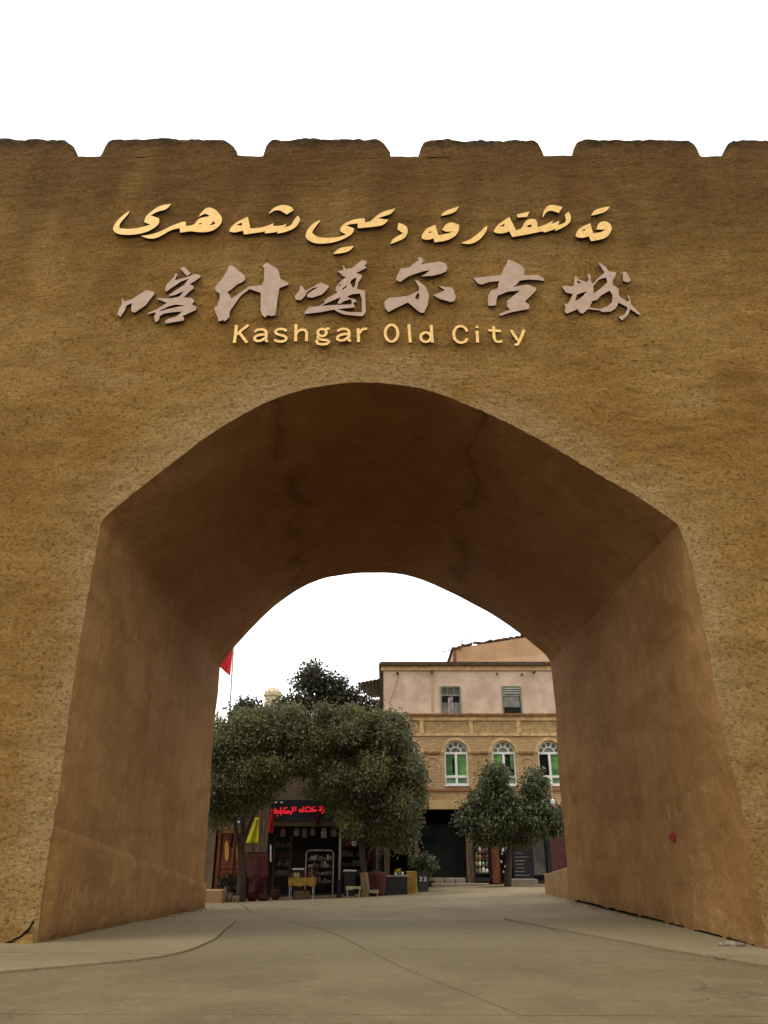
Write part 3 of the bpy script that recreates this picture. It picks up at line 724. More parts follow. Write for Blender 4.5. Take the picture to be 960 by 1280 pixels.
ZH = [
 [(off(140,325,8), [(100,375),(125,415),(200,390),(340,300),(420,315),(425,340),(375,400),(340,450),(230,525),(200,520),(190,490),(200,430),(145,455),(130,500),(85,570),(50,540),(70,490),(100,440)], []),
  (off(140,325,8), [(675,80),(720,65),(790,135),(750,160)], []),
  (off(140,325,8), [(530,290),(548,240),(600,190),(645,130),(655,145),(628,203),(700,185),(790,155),(830,138),(880,150),(885,170),(830,210),(775,242),(815,262),(815,285),(770,320),(718,372),(800,382),(828,410),(798,442),(845,470),(840,500),(770,530),(705,560),(722,580),(715,605),(620,620),(540,635),(530,610),(560,588),(640,565),(705,515),(600,522),(520,535),(478,560),(470,600),(435,625),(420,570),(440,520),(365,542),(360,530),(450,490),(550,428),(450,390),(455,378),(570,385),(650,372),(680,360),(720,308),(640,345),(580,362),(570,350),(640,300),(720,250),(770,185),(690,215),(600,275),(545,318)], [[(470,508),(570,462),(640,445),(735,456),(640,472),(560,490),(490,510)]])],
 [(off(260,320,8), [(215,95),(250,100),(370,200),(370,240),(340,262),(290,285),(240,330),(195,358),(235,425),(300,385),(410,305),(540,288),(560,240),(562,125),(545,100),(585,65),(690,125),(710,160),(722,225),(805,270),(805,285),(715,320),(700,400),(690,480),(675,590),(640,600),(595,590),(570,615),(540,590),(525,540),(528,368),(415,330),(330,395),(280,465),(215,555),(215,610),(165,655),(150,640),(105,655),(95,610),(80,580),(60,515),(90,500),(118,420),(118,375),(90,360),(68,330),(85,290),(150,220)], [])],
 [(off(360,320,8), [(125,295),(150,310),(175,350),(300,280),(330,265),(415,300),(390,335),(340,385),(240,418),(195,410),(190,385),(240,350),(305,308),(250,320),(185,365),(170,400),(130,440),(80,438),(65,410),(80,385),(110,350)], []),
  (off(360,320,8), [(555,85),(575,130),(640,120),(740,40),(785,50),(785,75),(765,100),(790,115),(740,140),(680,170),(735,185),(740,210),(700,270),(690,330),(770,345),(770,390),(780,560),(750,600),(700,600),(560,585),(500,560),(460,535),(330,560),(170,580),(165,560),(210,510),(300,505),(370,465),(360,450),(400,415),(495,365),(475,345),(480,310),(530,250),(580,210),(545,200),(530,175),(490,155),(550,140)],
   [[(620,262),(640,235),(685,212),(668,305),(650,320)], [(505,297),(535,275),(530,290),(512,302)], [(540,330),(592,285),(585,310),(550,338)],
    [(330,498),(400,465),(530,410),(500,460),(500,475),(530,475),(560,450),(630,432),(640,462),(632,484),(500,489)],
    [(600,400),(650,380),(718,375),(738,430),(738,562),(600,560),(490,532),(668,514),(668,496),(655,485),(655,466),(690,455),(660,430),(600,415)]])],
 [(off(470,315,8), [(410,70),(435,50),(460,60),(475,90),(455,125),(560,105),(640,95),(700,115),(715,165),(700,195),(640,220),(560,238),(450,245),(500,215),(540,180),(460,195),(330,240),(240,300),(200,280),(210,240),(245,165),(330,155),(400,100),(430,75)], []),
  (off(470,315,8), [(390,280),(420,285),(500,350),(530,430),(520,520),(480,608),(440,605),(320,505),(230,545),(125,600),(90,560),(82,500),(130,455),(230,450),(330,435),(430,385),(430,350),(400,300)], [[(390,465),(400,430),(430,402),(434,430),(425,475)]]),
  (off(470,315,8), [(620,340),(700,350),(755,350),(780,390),(800,450),(785,490),(740,500),(700,485),(640,470),(570,430),(640,405),(690,380),(650,355)], [])],
 [(off(580,315,8), [(440,75),(470,80),(560,125),(605,170),(600,230),(700,230),(745,225),(800,265),(805,290),(740,280),(640,275),(560,285),(520,330),(480,350),(600,330),(640,325),(725,360),(720,385),(610,495),(655,530),(650,570),(560,585),(480,600),(360,640),(355,620),(400,600),(460,575),(430,545),(430,490),(560,385),(440,395),(340,435),(325,475),(320,530),(300,535),(250,540),(240,520),(240,440),(270,385),(335,365),(350,290),(250,300),(180,325),(140,315),(90,260),(180,250),(370,230),(400,160),(430,110)], [])],
 [(off(690,320,8), [(235,190),(265,235),(350,262),(368,235),(352,190),(372,175),(390,205),(385,240),(410,280),(460,220),(525,165),(490,110),(465,75),(480,65),(540,110),(565,150),(640,165),(640,185),(610,240),(605,285),(665,325),(670,400),(760,460),(775,440),(750,395),(765,395),(785,440),(785,475),(885,580),(870,590),(785,530),(765,580),(740,610),(700,645),(665,610),(720,590),(755,530),(750,510),(665,465),(640,520),(590,555),(500,560),(480,545),(360,530),(310,575),(280,570),(255,530),(200,555),(150,575),(128,560),(135,510),(120,475),(160,480),(210,380),(140,365),(105,315),(110,295),(200,305),(220,290),(225,220)],
   [[(250,242),(270,252),(300,268),(258,272)], [(230,450),(250,385),(350,350),(310,400),(260,440)], [(414,300),(470,235),(540,215),(555,260),(480,330),(415,375)], [(402,450),(450,440),(490,395),(575,345),(605,390),(600,460),(560,500),(480,530),(375,515),(395,470)]]),
  (off(690,320,8), [(705,165),(740,155),(790,240),(760,265),(710,250),(710,200)], [])],
]
for ch in ZH:
    for tr, o_, h_ in ch: poly_piece('character_piece', o_, h_, tr, M['bronze'], zh, edge=EDGE)
en = thing('english_sign', at(475, 430, YL), 'bottom row of thin golden Latin letters reading Kashgar Old City', 'sign lettering')
ta, tb = off(280, 395, 4.8), off(470, 395, 4.8)
A_ = lambda dx, dy=0: [[(185+dx,94+dy),(198+dx,84+dy),(215+dx,80+dy),(238+dx,81+dy),(252+dx,92+dy),(254+dx,105+dy),(250+dx,140+dy),(254+dx,150+dy),(264+dx,150+dy)], [(250+dx,110+dy),(225+dx,112+dy),(200+dx,117+dy),(184+dx,128+dy),(184+dx,142+dy),(198+dx,150+dy),(222+dx,148+dy),(248+dx,132+dy)]]
EN = [
 (ta, [[(75,55),(69,108),(62,160)], [(145,55),(110,82),(75,112)], [(92,100),(115,130),(138,160)]]),
 (ta, A_(0)),
 (ta, [[(375,90),(362,80),(340,77),(318,82),(308,93),(313,105),(335,113),(360,119),(374,130),(370,145),(350,153),(325,152),(303,143)]]),
 (ta, [[(432,50),(431,100),(430,150)], [(432,108),(445,90),(465,82),(485,84),(496,98),(496,125),(495,150)]]),
 (ta, [ell(588, 99, 26, 21), [(606,84),(618,77),(632,76)], [(572,117),(562,128),(566,138),(590,143),(618,146),(632,155),(620,167),(590,171),(562,166),(555,154),(566,141)]]),
 (ta, A_(497, -3)),
 (ta, [[(805,75),(806,115),(808,155)], [(808,108),(820,90),(836,79),(857,76)]]),
 (tb, [ell(93, 103, 38, 50, 28)]),
 (tb, [[(197,50),(201,105),(206,158)]]),
 (tb, [[(331,55),(334,105),(338,158)], ell(299, 127, 31, 28)]),
 (tb, [[(546,92),(538,74),(520,62),(500,60),(480,70),(468,92),(466,115),(474,140),(492,156),(515,160),(535,153),(547,136)]]),
 (tb, [[(600,62),(606,66),(614,66)], [(606,90),(608,125),(610,158)]]),
 (tb, [[(705,62),(707,100),(710,138),(720,152),(738,155),(757,150)], [(675,85),(710,88),(748,90)]]),
 (tb, [[(812,86),(830,115),(850,145)], [(888,84),(876,115),(862,148),(850,170),(832,174)]]),
]
for tr, st in EN: strokes_piece('letter', st, .066, tr, M['brass'], en, th=.045, edge=EDGE)

# details of the gate's skin: cracks at the feet, marks on the right passage wall
def blob(name, pts, Y, mat, parent, th=.01):
    return poly_piece(name, pts, [], lambda p: p, mat, parent, Yf=Y, th=th)
blob('plaster_crack', [(-8,1183.5),(2,1180.5),(8,1177.5),(14,1176),(20,1172),(25,1170),(31,1164),(36,1160),(39,1154),(43,1149),(41,1155),(38,1160),(35,1165),(29,1168.5),(26,1172),(19,1174.5),(14,1178.5),(8,1180),(2,1183),(-8,1186.5)], Y1 - .045, M['dark'], gate, .02)
blob('plaster_chunk', [(4,1184.5),(10,1181.5),(16,1179.5),(22,1175.5),(29,1170.5),(36,1166.5),(39,1162),(40.5,1168),(42,1175),(41,1184)], Y1 - .06, M['stucco'], gate, .03)
def right_wall(t, z):
    def xz(P, z):
        Q = P[NJ+NA:]
        for a, b in zip(Q, Q[1:]):
            if b.z <= z <= a.z: return a.x + (b.x-a.x)*(z-a.z)/(b.z-a.z)
        return Q[-1].x
    return xz(PF, z)*(1-t) + xz(PR, z)*t
def on_right(u, v):
    "where the sight line meets the right passage wall"
    lo, hi = Y1, Y2
    for _ in range(40):
        m_ = (lo+hi)/2; p = at(u, v, m_)
        if p.x > right_wall((m_-Y1)/(Y2-Y1), p.z): hi = m_
        else: lo = m_
    return (lo+hi)/2
def decal(name, pts, mat, cu, cv):
    ym = on_right(cu, cv); z0 = at(cu, cv, ym).z; mb = MB(); vs = []
    for du, dv in pts:
        y = ym + du; z = z0 + dv; vs.append((right_wall((y-Y1)/(Y2-Y1), z) - .034, y, z))
    vs += [(x+.05, y, z) for x, y, z in vs]
    n = len(pts); mb.add(vs, [tuple(range(n)), tuple(range(2*n-1, n-1, -1))] + [(i, (i+1) % n, n+(i+1) % n, n+i) for i in range(n)])
    return mb.build(name, mat, gate)
decal('red_paint_mark', [(.17*math.cos(a)*(1+.15*math.sin(3*a)), .085*math.sin(a)*(1+.2*math.cos(3*a))) for a in [2*math.pi*k/14 for k in range(14)]], M['paintred'], 842, 1047)
decal('scratch', [(0,-.13),(.02,-.05),(.035,.08),(.02,.17),(.04,.08),(.035,-.06),(.01,-.14)], M['scratch'], 838, 1016)
decal('scratch', [(0,-.09),(.012,.0),(.0,.10),(.02,.0),(.01,-.09)], M['scratch'], 846, 1014)

for i, (u, v, r) in enumerate([(902,1181,.05),(907,1182,.035),(912,1184,.06),(918,1186,.07),(925,1187,.05),(930,1186,.035),(896,1180,.03)]):
    p = at(u, v, 14.2); y = 14.15 + .04*(i % 3); x = at(u, v, y).x
    bm = bmesh.new(); bmesh.ops.create_icosphere(bm, subdivisions=2, radius=r)
    for v_ in bm.verts: v_.co *= 1 + .35*noise.noise(v_.co*14 + Vector((i*3, 0, 0))); v_.co.z *= .7
    me = bpy.data.meshes.new('rubble_stone'); bm.to_mesh(me); bm.free()
    o = link('rubble_stone', me, M['stone'], None); o.location = (x, y, zg(x, y) + .03 + r*.45)
    tag(o, 'small pale rubble stone at the broken foot of the right gate pier', 'stone', 'rubble stones at the foot of the right pier')

# ------------------------------------------------------------------ brick building behind (right)
YB = 42.0
zb0 = -.1
bb = thing('brick_building', (5, YB, zb0), 'three-storey shop building, yellow brick with arched windows under a pink plaster top floor', 'building')
xl = X(478, 900, YB); XR = 17.0; DB = 9.0
def zv(v): return Z(v, YB)
# ground-floor: frame of piers and soffit, dark room behind
def bx(name, u0, u1, v0, v1, mat, y0, y1, parent=bb, Yp=YB, wide=None):
    vm = (v0+v1)/2; return MB().box(X(u0, vm, Yp), X(u1, vm, Yp) if wide is None else wide, y0, y1, Z(v1, Yp), Z(v0, Yp)).build(name, mat, parent)
# brick storey with arched openings: outline panels between windows
WC = [511.5, 570.5, 630.3, 688.0]; HWpx = 14.6
vm_ = 955
wins = [(X(c, vm_, YB), (X(c+HWpx, vm_, YB) - X(c-HWpx, vm_, YB))/2) for c in WC]
wins += [(wins[-1][0] + 2.62*k, wins[0][1]) for k in (1, 2, 3)]
zs0, zsp = zv(981), zv(941); zr = zs0
def brick_storey():
    mb = MB(); y0, y1 = YB, YB+.35; zb_, zt_ = zv(1001), zv(893)
    xs = xl
    for (c, hw) in wins:
        mb.box(xs, c-hw, y0, y1, zb_, zt_); xs = c+hw
        mb.box(c-hw, c+hw, y0, y1, zb_, zs0)
        n = 16; pts = [(c - hw*math.cos(math.pi*k/n), zsp + hw*math.sin(math.pi*k/n)) for k in range(n+1)]
        for (xa_, za_), (xb_, zb2) in zip(pts, pts[1:]):
            vs = [(xa_, y0, za_), (xb_, y0, zb2), (xb_, y0, zt_), (xa_, y0, zt_), (xa_, y1, za_), (xb_, y1, zb2), (xb_, y1, zt_), (xa_, y1, zt_)]
            mb.add(vs, [(0,1,2,3), (0,4,5,1)])
    mb.box(xs, XR, y0, y1, zb_, zt_)
    return mb.build('brick_wall', M['brick'], bb)
brick_storey()
MB().box(xl, XR, YB+.36, YB+DB, zv(1001), zv(893)).build('brick_core', M['interior'], bb)
MB().box(xl+.05, XR, YB+.06, YB+DB, zv(892.8), zv(838)).build('plaster_wall', M['plaster'], bb)
MB().box(xl-.08, XR, YB-.02, YB+DB, zv(838), zv(832)).build('cornice', M['moulding'], bb)
MB().box(xl-.2, XR, YB-.16, YB+DB, zv(832), zv(829.5)).box(xl-.12, XR, YB-.09, YB+DB, zv(829.5), zv(827.5)).build('coping', M['coping'], bb)
mbq = MB()
for k in range(34):   # toothed dark bricks up the left corner
    if k % 2 == 0: z = zv(890) + (zv(838)-zv(890))*k/34; mbq.box(xl-.12, xl+.05, YB+.02, YB+.4, z, z+(zv(838)-zv(890))/34)
mbq.build('corner_brickwork', M['coping'], bb)
mb = MB(); mb.box(xl-.1, XR, YB-.14, YB+.1, zv(896), zv(892.8)); mb.build('ledge', M['redbrick'], bb)
mb = MB()
k = 0; x = xl
while x < XR: mb.box(x, x+.08, YB-.19, YB-.02, zv(894.5), zv(892.0)); x += .16
o = mb.build('brick_dentils', M['redbrick'], bb); o['kind'] = 'stuff'
mb = MB(); mb.box(xl-.04, XR, YB-.09, YB+.02, zv(901), zv(896)); mb.box(xl, XR, YB-.05, YB+.02, zv(920), zv(917.5)); mb.build('frieze_moulding', M['moulding'], bb)
# lattice panels of the frieze
posts = [487, 527, 588.5, 648, 709, 770, 830]
for a, b in zip(posts, posts[1:]):
    x0, x1 = X(a+3.5, 909, YB), X(b-3.5, 909, YB); z0, z1 = zv(917.5), zv(902.5)
    MB().box(X(a-2.6, 909, YB), X(a+2.6, 909, YB), YB-.07, YB+.02, zv(917.5), zv(901)).build('frieze_post', M['moulding'], bb)
    pn = MB(); pn.box(x0, x1, YB-.035, YB+.01, z1-.05, z1); pn.box(x0, x1, YB-.035, YB+.01, z0, z0+.05)
    fr = pn.build('frieze_panel', M['moulding'], bb)
    lt = MB(); d = .17; n = int((x1-x0)/d); hh = (z1-z0-.1)
    for k in range(n):
        for sgn in (1, -1):
            xa_ = x0 + d*k + (0 if sgn > 0 else d*1.0); xb_ = xa_ + sgn*d
            for q in range(2):
                za_ = z0+.05 + hh*q/2; zb2 = za_ + hh/2
                ax, bx_ = (xa_, xb_) if q == 0 else (xa_ , xb_)
                w_ = .025
                y_ = YB - (.022 if sgn > 0 else .028)
                if min(ax, bx_) < x0-.01 or max(ax, bx_) > x1+.01: continue
                lt.add([(ax-w_, y_, za_), (ax+w_, y_, za_), (bx_+w_, y_, zb2), (bx_-w_, y_, zb2), (ax-w_, YB+.01, za_), (ax+w_, YB+.01, za_), (bx_+w_, YB+.01, zb2), (bx_-w_, YB+.01, zb2)],
                       [(0,1,2,3), (0,4,5,1), (1,5,6,2), (2,6,7,3), (3,7,4,0)])
    o = lt.build('brick_lattice', M['moulding'], fr); o['kind'] = 'stuff'
# arched windows
OPEN = {2: 'dark_right', 3: 'dark_left'}
for i, (c, hw) in enumerate(wins[:5]):
    y0, y1 = YB+.12, YB+.2; t = .075
    fr = MB(); n = 16
    def arcbar(r0, r1, yy0=y0, yy1=y1, a0=0, a1=180, m=16):
        vs = []
        for k in range(m+1):
            a = R(a0+(a1-a0)*k/m)
            for r in (r0, r1):
                for y in (yy0, yy1): vs.append((c - r*math.cos(a), y, zsp + r*math.sin(a)))
        fs = []
        for k in range(m):
            b = k*4; fs += [(b, b+4, b+6, b+2), (b+1, b+3, b+7, b+5), (b, b+1, b+5, b+4), (b+2, b+6, b+7, b+3)]
        fr.add(vs, fs)
    arcbar(hw-t, hw); arcbar(hw*.44, hw*.44+t*.8)
    for a in (36, 72, 108, 144):
        ca, sa = math.cos(R(a)), math.sin(R(a)); r0, r1 = hw*.46, hw-.03; px, pz = sa*.028, ca*.028
        P = [(c-r0*ca-px, zsp+r0*sa-pz), (c-r1*ca-px, zsp+r1*sa-pz), (c-r1*ca+px, zsp+r1*sa+pz), (c-r0*ca+px, zsp+r0*sa+pz)]
        fr.add([(x, y0+.005, z) for x, z in P] + [(x, y1, z) for x, z in P], [(0,1,2,3), (0,4,5,1), (1,5,6,2), (2,6,7,3), (3,7,4,0)])
    zt1, zt0 = zv(969), zv(972)
    fr.box(c-hw, c+hw, y0-.004, y1, zsp-.06, zsp+.05)
    fr.box(c-hw, c-hw+t, y0-.002, y1, zs0, zsp-.06); fr.box(c+hw-t, c+hw, y0-.002, y1, zs0, zsp-.06)
    fr.box(c-hw+t, c+hw-t, y0, y1, zs0, zs0+t); fr.box(c-.06, c+.06, y0-.003, y1, zs0+t, zsp-.06)
    fr.box(c-hw+t, c+hw-t, y0, y1, zt0, zt1)
    F_ = fr.build('window', M['pvc'], bb)
    def pane(x0, x1, z0, z1, mat, y=YB+.17): MB().box(x0, x1, y, y+.015, z0, z1).build('pane', mat, F_)
    ml, mr = M['green'], M['green']
    if i == 2: mr = M['glassd']
    if i == 3: ml = M['glassd']
    pane(c-hw+.02, c, zt1, zsp, ml); pane(c, c+hw-.02, zt1, zsp, mr)
    pane(c-hw+.02, c, zs0, zt0+.01, M['green2']); pane(c, c+hw-.02, zs0, zt0+.01, M['green2'])
    if i == 2: MB().box(c+.35, c+hw-t-.02, YB+.145, YB+.16, zt1+.3, zsp-.1).build('curtain', M['green'], F_)
    if i in (0, 1): MB().box(c-.2, c-.09, YB+.15, YB+.162, zt1+.1, zsp-.3).build('curtain_gap', M['glassd'], F_)
    lu = MB(); pts = [(c - (hw-.02)*math.cos(math.pi*k/12), zsp + (hw-.02)*math.sin(math.pi*k/12)) for k in range(13)]
    lu.add([(x, YB+.17, z) for x, z in pts] + [(x, YB+.19, z) for x, z in pts], [tuple(range(12, -1, -1)), tuple(range(13, 26))])
    lu.build('lunette_pane', M['glassg'], F_)
    # brick arch hood
    hd = MB(); vs = []; m = 20
    for k in range(m+1):
        a = math.pi*k/m
        for r in (hw+.02, hw+.17):
            for y in (YB-.045, YB+.01): vs.append((c - r*math.cos(a), y, zsp + r*math.sin(a)))
    fs = []
    for k in range(m):
        b = k*4; fs += [(b, b+4, b+6, b+2), (b, b+1, b+5, b+4), (b+2, b+6, b+7, b+3)]
    hd.add(vs, fs).build('arch_hood', M['moulding'], bb)
    MB().box(c-hw-.05, c+hw+.05, YB-.06, YB+.14, zs0-.07, zs0-.002).build('sill', M['pvc'], F_)
# string courses and relief panels between windows
for i in range(6):
    xa_ = wins[i][0] + wins[i][1]; xb_ = wins[i+1][0] - wins[i+1][1]; m_ = (xa_+xb_)/2; hw = (xb_-xa_)/2
    mb = MB(); mb.box(xa_+.22, xb_-.22, YB-.07, YB+.01, zsp-.04, zsp+.05)
    for k in range(6): x = xa_+.24 + (xb_-xa_-.52)*k/5; mb.box(x, x+.05, YB-.06, YB+.01, zsp-.1, zsp-.04)
    mb.build('brick_string_course', M['redbrick'], bb)
    z0, z1 = zv(976), zv(946)
    rp_ = MB()
    if i % 2 == 0:
        rp_.box(m_-.36, m_-.30, YB-.035, YB+.01, z0, z1-.35); rp_.box(m_+.30, m_+.36, YB-.035, YB+.01, z0, z1-.35)
        pts = [(m_ - .33*math.cos(math.pi*k/10), z1-.35 + .33*math.sin(math.pi*k/10)) for k in range(11)]
        for (ax, az), (bx_, bz) in zip(pts, pts[1:]):
            rp_.add([(ax, YB-.035, az-.03), (bx_, YB-.035, bz-.03), (bx_, YB-.035, bz+.03), (ax, YB-.035, az+.03), (ax, YB+.01, az-.03), (bx_, YB+.01, bz-.03), (bx_, YB+.01, bz+.03), (ax, YB+.01, az+.03)], [(0,1,2,3), (0,4,5,1), (2,6,7,3)])
    else:
        for k in range(-3, 4):
            for sgn in (1, -1):
                ax, bx_ = m_ + k*.13 - sgn*.22, m_ + k*.13 + sgn*.22
                ax, bx_ = max(m_-.36, min(m_+.36, ax)), max(m_-.36, min(m_+.36, bx_))
                y_ = YB - (.03 if sgn > 0 else .038)
                rp_.add([(ax-.02, y_, z0+.3), (ax+.02, y_, z0+.3), (bx_+.02, y_, z1-.1), (bx_-.02, y_, z1-.1), (ax-.02, YB+.01, z0+.3), (ax+.02, YB+.01, z0+.3), (bx_+.02, YB+.01, z1-.1), (bx_-.02, YB+.01, z1-.1)], [(0,1,2,3), (1,5,6,2), (3,7,4,0)])
    o = rp_.build('brick_relief', M['moulding'], bb)
MB().box(xl, XR, YB-.05, YB+.01, zv(989), zv(986.3)).build('brick_band', M['redbrick'], bb)
MB().box(xl-.02, XR, YB-.12, YB+.3, zv(1011.5), zv(1001)).build('fascia_beam', M['tan'], bb)
bx('rust_streak', 534, 535.6, 1000, 1011, M['coping'], YB-.15, YB-.12)
# top floor windows
for (ua, ub, kind) in ((551, 576, 0), (628, 652, 1)):
    va, vb = 857.5, 892.5; x0, x1 = X(ua, 875, YB), X(ub, 875, YB); z0, z1 = zv(vb)+.01, zv(va)
    f = MB(); y0 = YB+.0
    f.box(x0, x0+.07, y0, y0+.1, z0, z1); f.box(x1-.07, x1, y0, y0+.1, z0, z1); f.box(x0+.07, x1-.07, y0, y0+.1, z1-.08, z1)
    f.box(x0+.07, x1-.07, y0, y0+.1, zv(870), zv(868)); 
    if kind == 0: f.box(x0+.36, x0+.40, y0+.004, y0+.1, zv(868), z1-.08); f.box(x0+.72, x0+.76, y0+.004, y0+.1, zv(868), z1-.08); f.box((x0+x1)/2-.03, (x0+x1)/2+.03, y0+.004, y0+.1, z0, zv(870))
    W_ = f.build('window', M['greypaint'], bb)
    yb = YB + .03
    if kind == 0:
        MB().box(x0+.05, x1-.05, yb+.02, yb+.028, zv(868), z1-.05).build('pane', M['roofg'], W_)
        MB().box(x0+.05, x1-.05, yb+.02, yb+.028, z0, zv(878)).build('pane', M['glassg'], W_)
        MB().box(x0+.05, x1-.05, yb+.02, yb+.028, zv(878), zv(870)).build('pane', M['glassd'], W_)
        MB().box(x0+.40, x0+.66, yb-.01, yb+.015, z0, zv(871)).build('curtain', M['purple'], W_)
    else:
        MB().box(x0+.05, x1-.05, yb+.02, yb+.028, z0, z1-.05).build('pane', M['glassd'], W_)
        MB().box(x0+.08, x1-.12, yb-.01, yb+.015, zv(884), zv(870)).build('blind', M['greypaint'], W_)
        for q in range(4): MB().box(x0+.07, x1-.07, yb-.02, yb+.01, zv(869.5)+.12*q, zv(869.5)+.12*q+.07).build('slat', M['blind'], W_)
# wall spouts and stains
for u, v in ((497, 841.5), (540, 840), (667, 840)):
    p = at(u, v, YB); MB().tube([(p.x, YB-.3, p.z-.06), (p.x, YB+.1, p.z)], .07, 8).build('water_spout', M['coping'], bb)
for u, v in ((621.5, 842), (652.5, 843)):
    p = at(u, v, YB); MB().tube([(p.x, YB-.05, p.z), (p.x, YB+.1, p.z)], .055, 8).build('wall_socket', M['coping'], bb)
p0, p1 = at(498, 845, YB), at(486, 880, YB)
MB().tube([(p0.x, YB+.03, p0.z), ((p0.x+p1.x)/2+.05, YB+.03, (p0.z+p1.z)/2), (p1.x, YB+.03, p1.z)], .009, 5).build('cable', M['coping'], bb)
bx('rendered_pilaster', 539, 542, 843, 889, M['plaster3'], YB+.035, YB+.07)

# shopfront at street level
zf = zv(1102)
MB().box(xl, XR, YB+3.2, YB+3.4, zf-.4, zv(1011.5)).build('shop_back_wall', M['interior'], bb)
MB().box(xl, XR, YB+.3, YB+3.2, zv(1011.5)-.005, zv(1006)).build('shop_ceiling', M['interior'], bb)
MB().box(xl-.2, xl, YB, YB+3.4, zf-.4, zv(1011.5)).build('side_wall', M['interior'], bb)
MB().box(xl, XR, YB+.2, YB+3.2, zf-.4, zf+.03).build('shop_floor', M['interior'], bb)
for u0, u1, m_ in ((583, 591.5, 'wood'), (613.5, 623.5, 'reddoor'), (520, 523, 'wood'), (480, 487, 'wood')):
    bx('pier', u0, u1, 1011.5, 1104, M[m_], YB+.02, YB+.4)
bx('shutter_panel', 490, 519, 1028, 1056, M['reddoor'], YB+.5, YB+.6)
g1 = bx('shop_window', 523, 583, 1030, 1098, M['glassd'], YB+.42, YB+.45)
bx('low_wall', 523, 583, 1097, 1104, M['steps'], YB+.38, YB+.5)
bx('shutter_door', 688, 712, 1030, 1096, M['maroon'], YB+.05, YB+.2)
bx('pier', 683.5, 687, 1011.5, 1100, M['black'], YB+.02, YB+.3)
bx('shop_window', 669, 684, 1045, 1094, M['glassg'], YB+.6, YB+.63)
dr = bx('shop_door', 642, 668, 1040, 1099, M['black'], YB+.3, YB+.36)
for q in range(7):
    ww = random.uniform(10, 20); bx('pale_lettering_line', 645, 645+ww, 1066+q*4.6, 1067.3+q*4.6, M['goods2'], YB+.285, YB+.302, dr)
bx('shop_window', 624, 641, 1040, 1099, M['glassd'], YB+.42, YB+.45)
for u, v, s in ((630, 1062, 3), (634, 1060, 2.2), (628, 1077, 2), (633, 1083, 1.8), (631, 1090, 1.5), (629, 1067, 1.6)):
    bx('paper_notice', u-s*.5, u+s*.5, v-s*.8, v+s*.8, M['white'], YB+.395, YB+.415)
# display case with packed goods
dc = thing('display_case', (X(602, 1080, YB), YB-.1, zf), 'tall glass display case packed with colourful souvenirs between two shop piers', 'display case')
bxd = lambda n, u0, u1, v0, v1, m_, y0, y1: bx(n, u0, u1, v0, v1, m_, y0, y1, dc)
bxd('frame', 592, 593.2, 1056, 1099, M['black'], YB-.1, YB+.3); bxd('frame', 611.6, 612.8, 1056, 1099, M['black'], YB-.1, YB+.3)
bxd('back_panel', 593, 612, 1056, 1099, M['interior'], YB+.2, YB+.25); bxd('base', 592, 613, 1097, 1102, M['black'], YB-.12, YB+.3)
for q in range(4): bxd('shelf', 593.2, 611.6, 1065+q*8.6, 1066+q*8.6, M['wood'], YB-.02, YB+.2)
gm = [M[k] for k in ('goods4', 'white', 'goods3', 'blind', 'goods1', 'green2', 'ochre', 'bronze')]
pinkm = simple('pink_toy', (.45, .14, .16), (.35, .1, .12), 8)
for q in range(4):
    for r in range(4):
        u = 595.6 + r*4.5; vb = 1065 + q*8.6
        m_ = random.choice(gm) if not (q == 0 and r > 1) else pinkm
        h = random.uniform(4.5, 7.5); p = at(u, vb, YB+.05); hh = h*.045; rr = random.uniform(.06, .095)
        mb = MB().lathe(0, 0, [(rr*.7, 0), (rr, hh*.15), (rr, hh*.55), (rr*.6, hh*.75), (rr*.7, hh*.85), (rr*.25, hh)], 8)
        o = mb.build('souvenir', m_); o.location = (p.x, YB+.05, p.z + .001)
        tag(o, ['first', 'second', 'third', 'fourth'][r] + ' souvenir from the left on the ' + ['top', 'second', 'third', 'lowest'][q] + ' shelf of the display case', 'souvenir', 'souvenirs in the display case')
# sloping step in front
zst = zv(1111)
for a, b, y0, y1, z1_ in ((X(540,1108,40.9), X(612,1108,40.9), 40.9, 41.7, zv(1104)),):
    o = MB().cbox(a, b, y0, y1, zg(3, 41)-.1, Z(1104.5, 40.9), .02).build('stone_step', M['steps']); tag(o, 'long pale stone step below the dark shop window', 'step')
for k in range(3):
    a, b = X(543+13.5*k, 1101, 41.75), X(555+13.5*k, 1101, 41.75)
    o = MB().cbox(a, b, 41.75, 41.98, Z(1104.5, 40.9)-.3, Z(1098, 41.75), .02).build('planter_block', M['steps'])
    tag(o, ['leftmost pale stone block in the row on the step', 'middle pale stone block in the row on the step', 'rightmost pale stone block in the row on the step'][k], 'block', 'pale stone blocks on the step')
o = MB().cbox(X(640,1101,41), X(672,1101,41), 40.9, 41.95, zg(6, 41)-.1, Z(1099, 41), .02).build('stone_step', M['steps']); tag(o, 'short stone step in front of the black shop door', 'step')

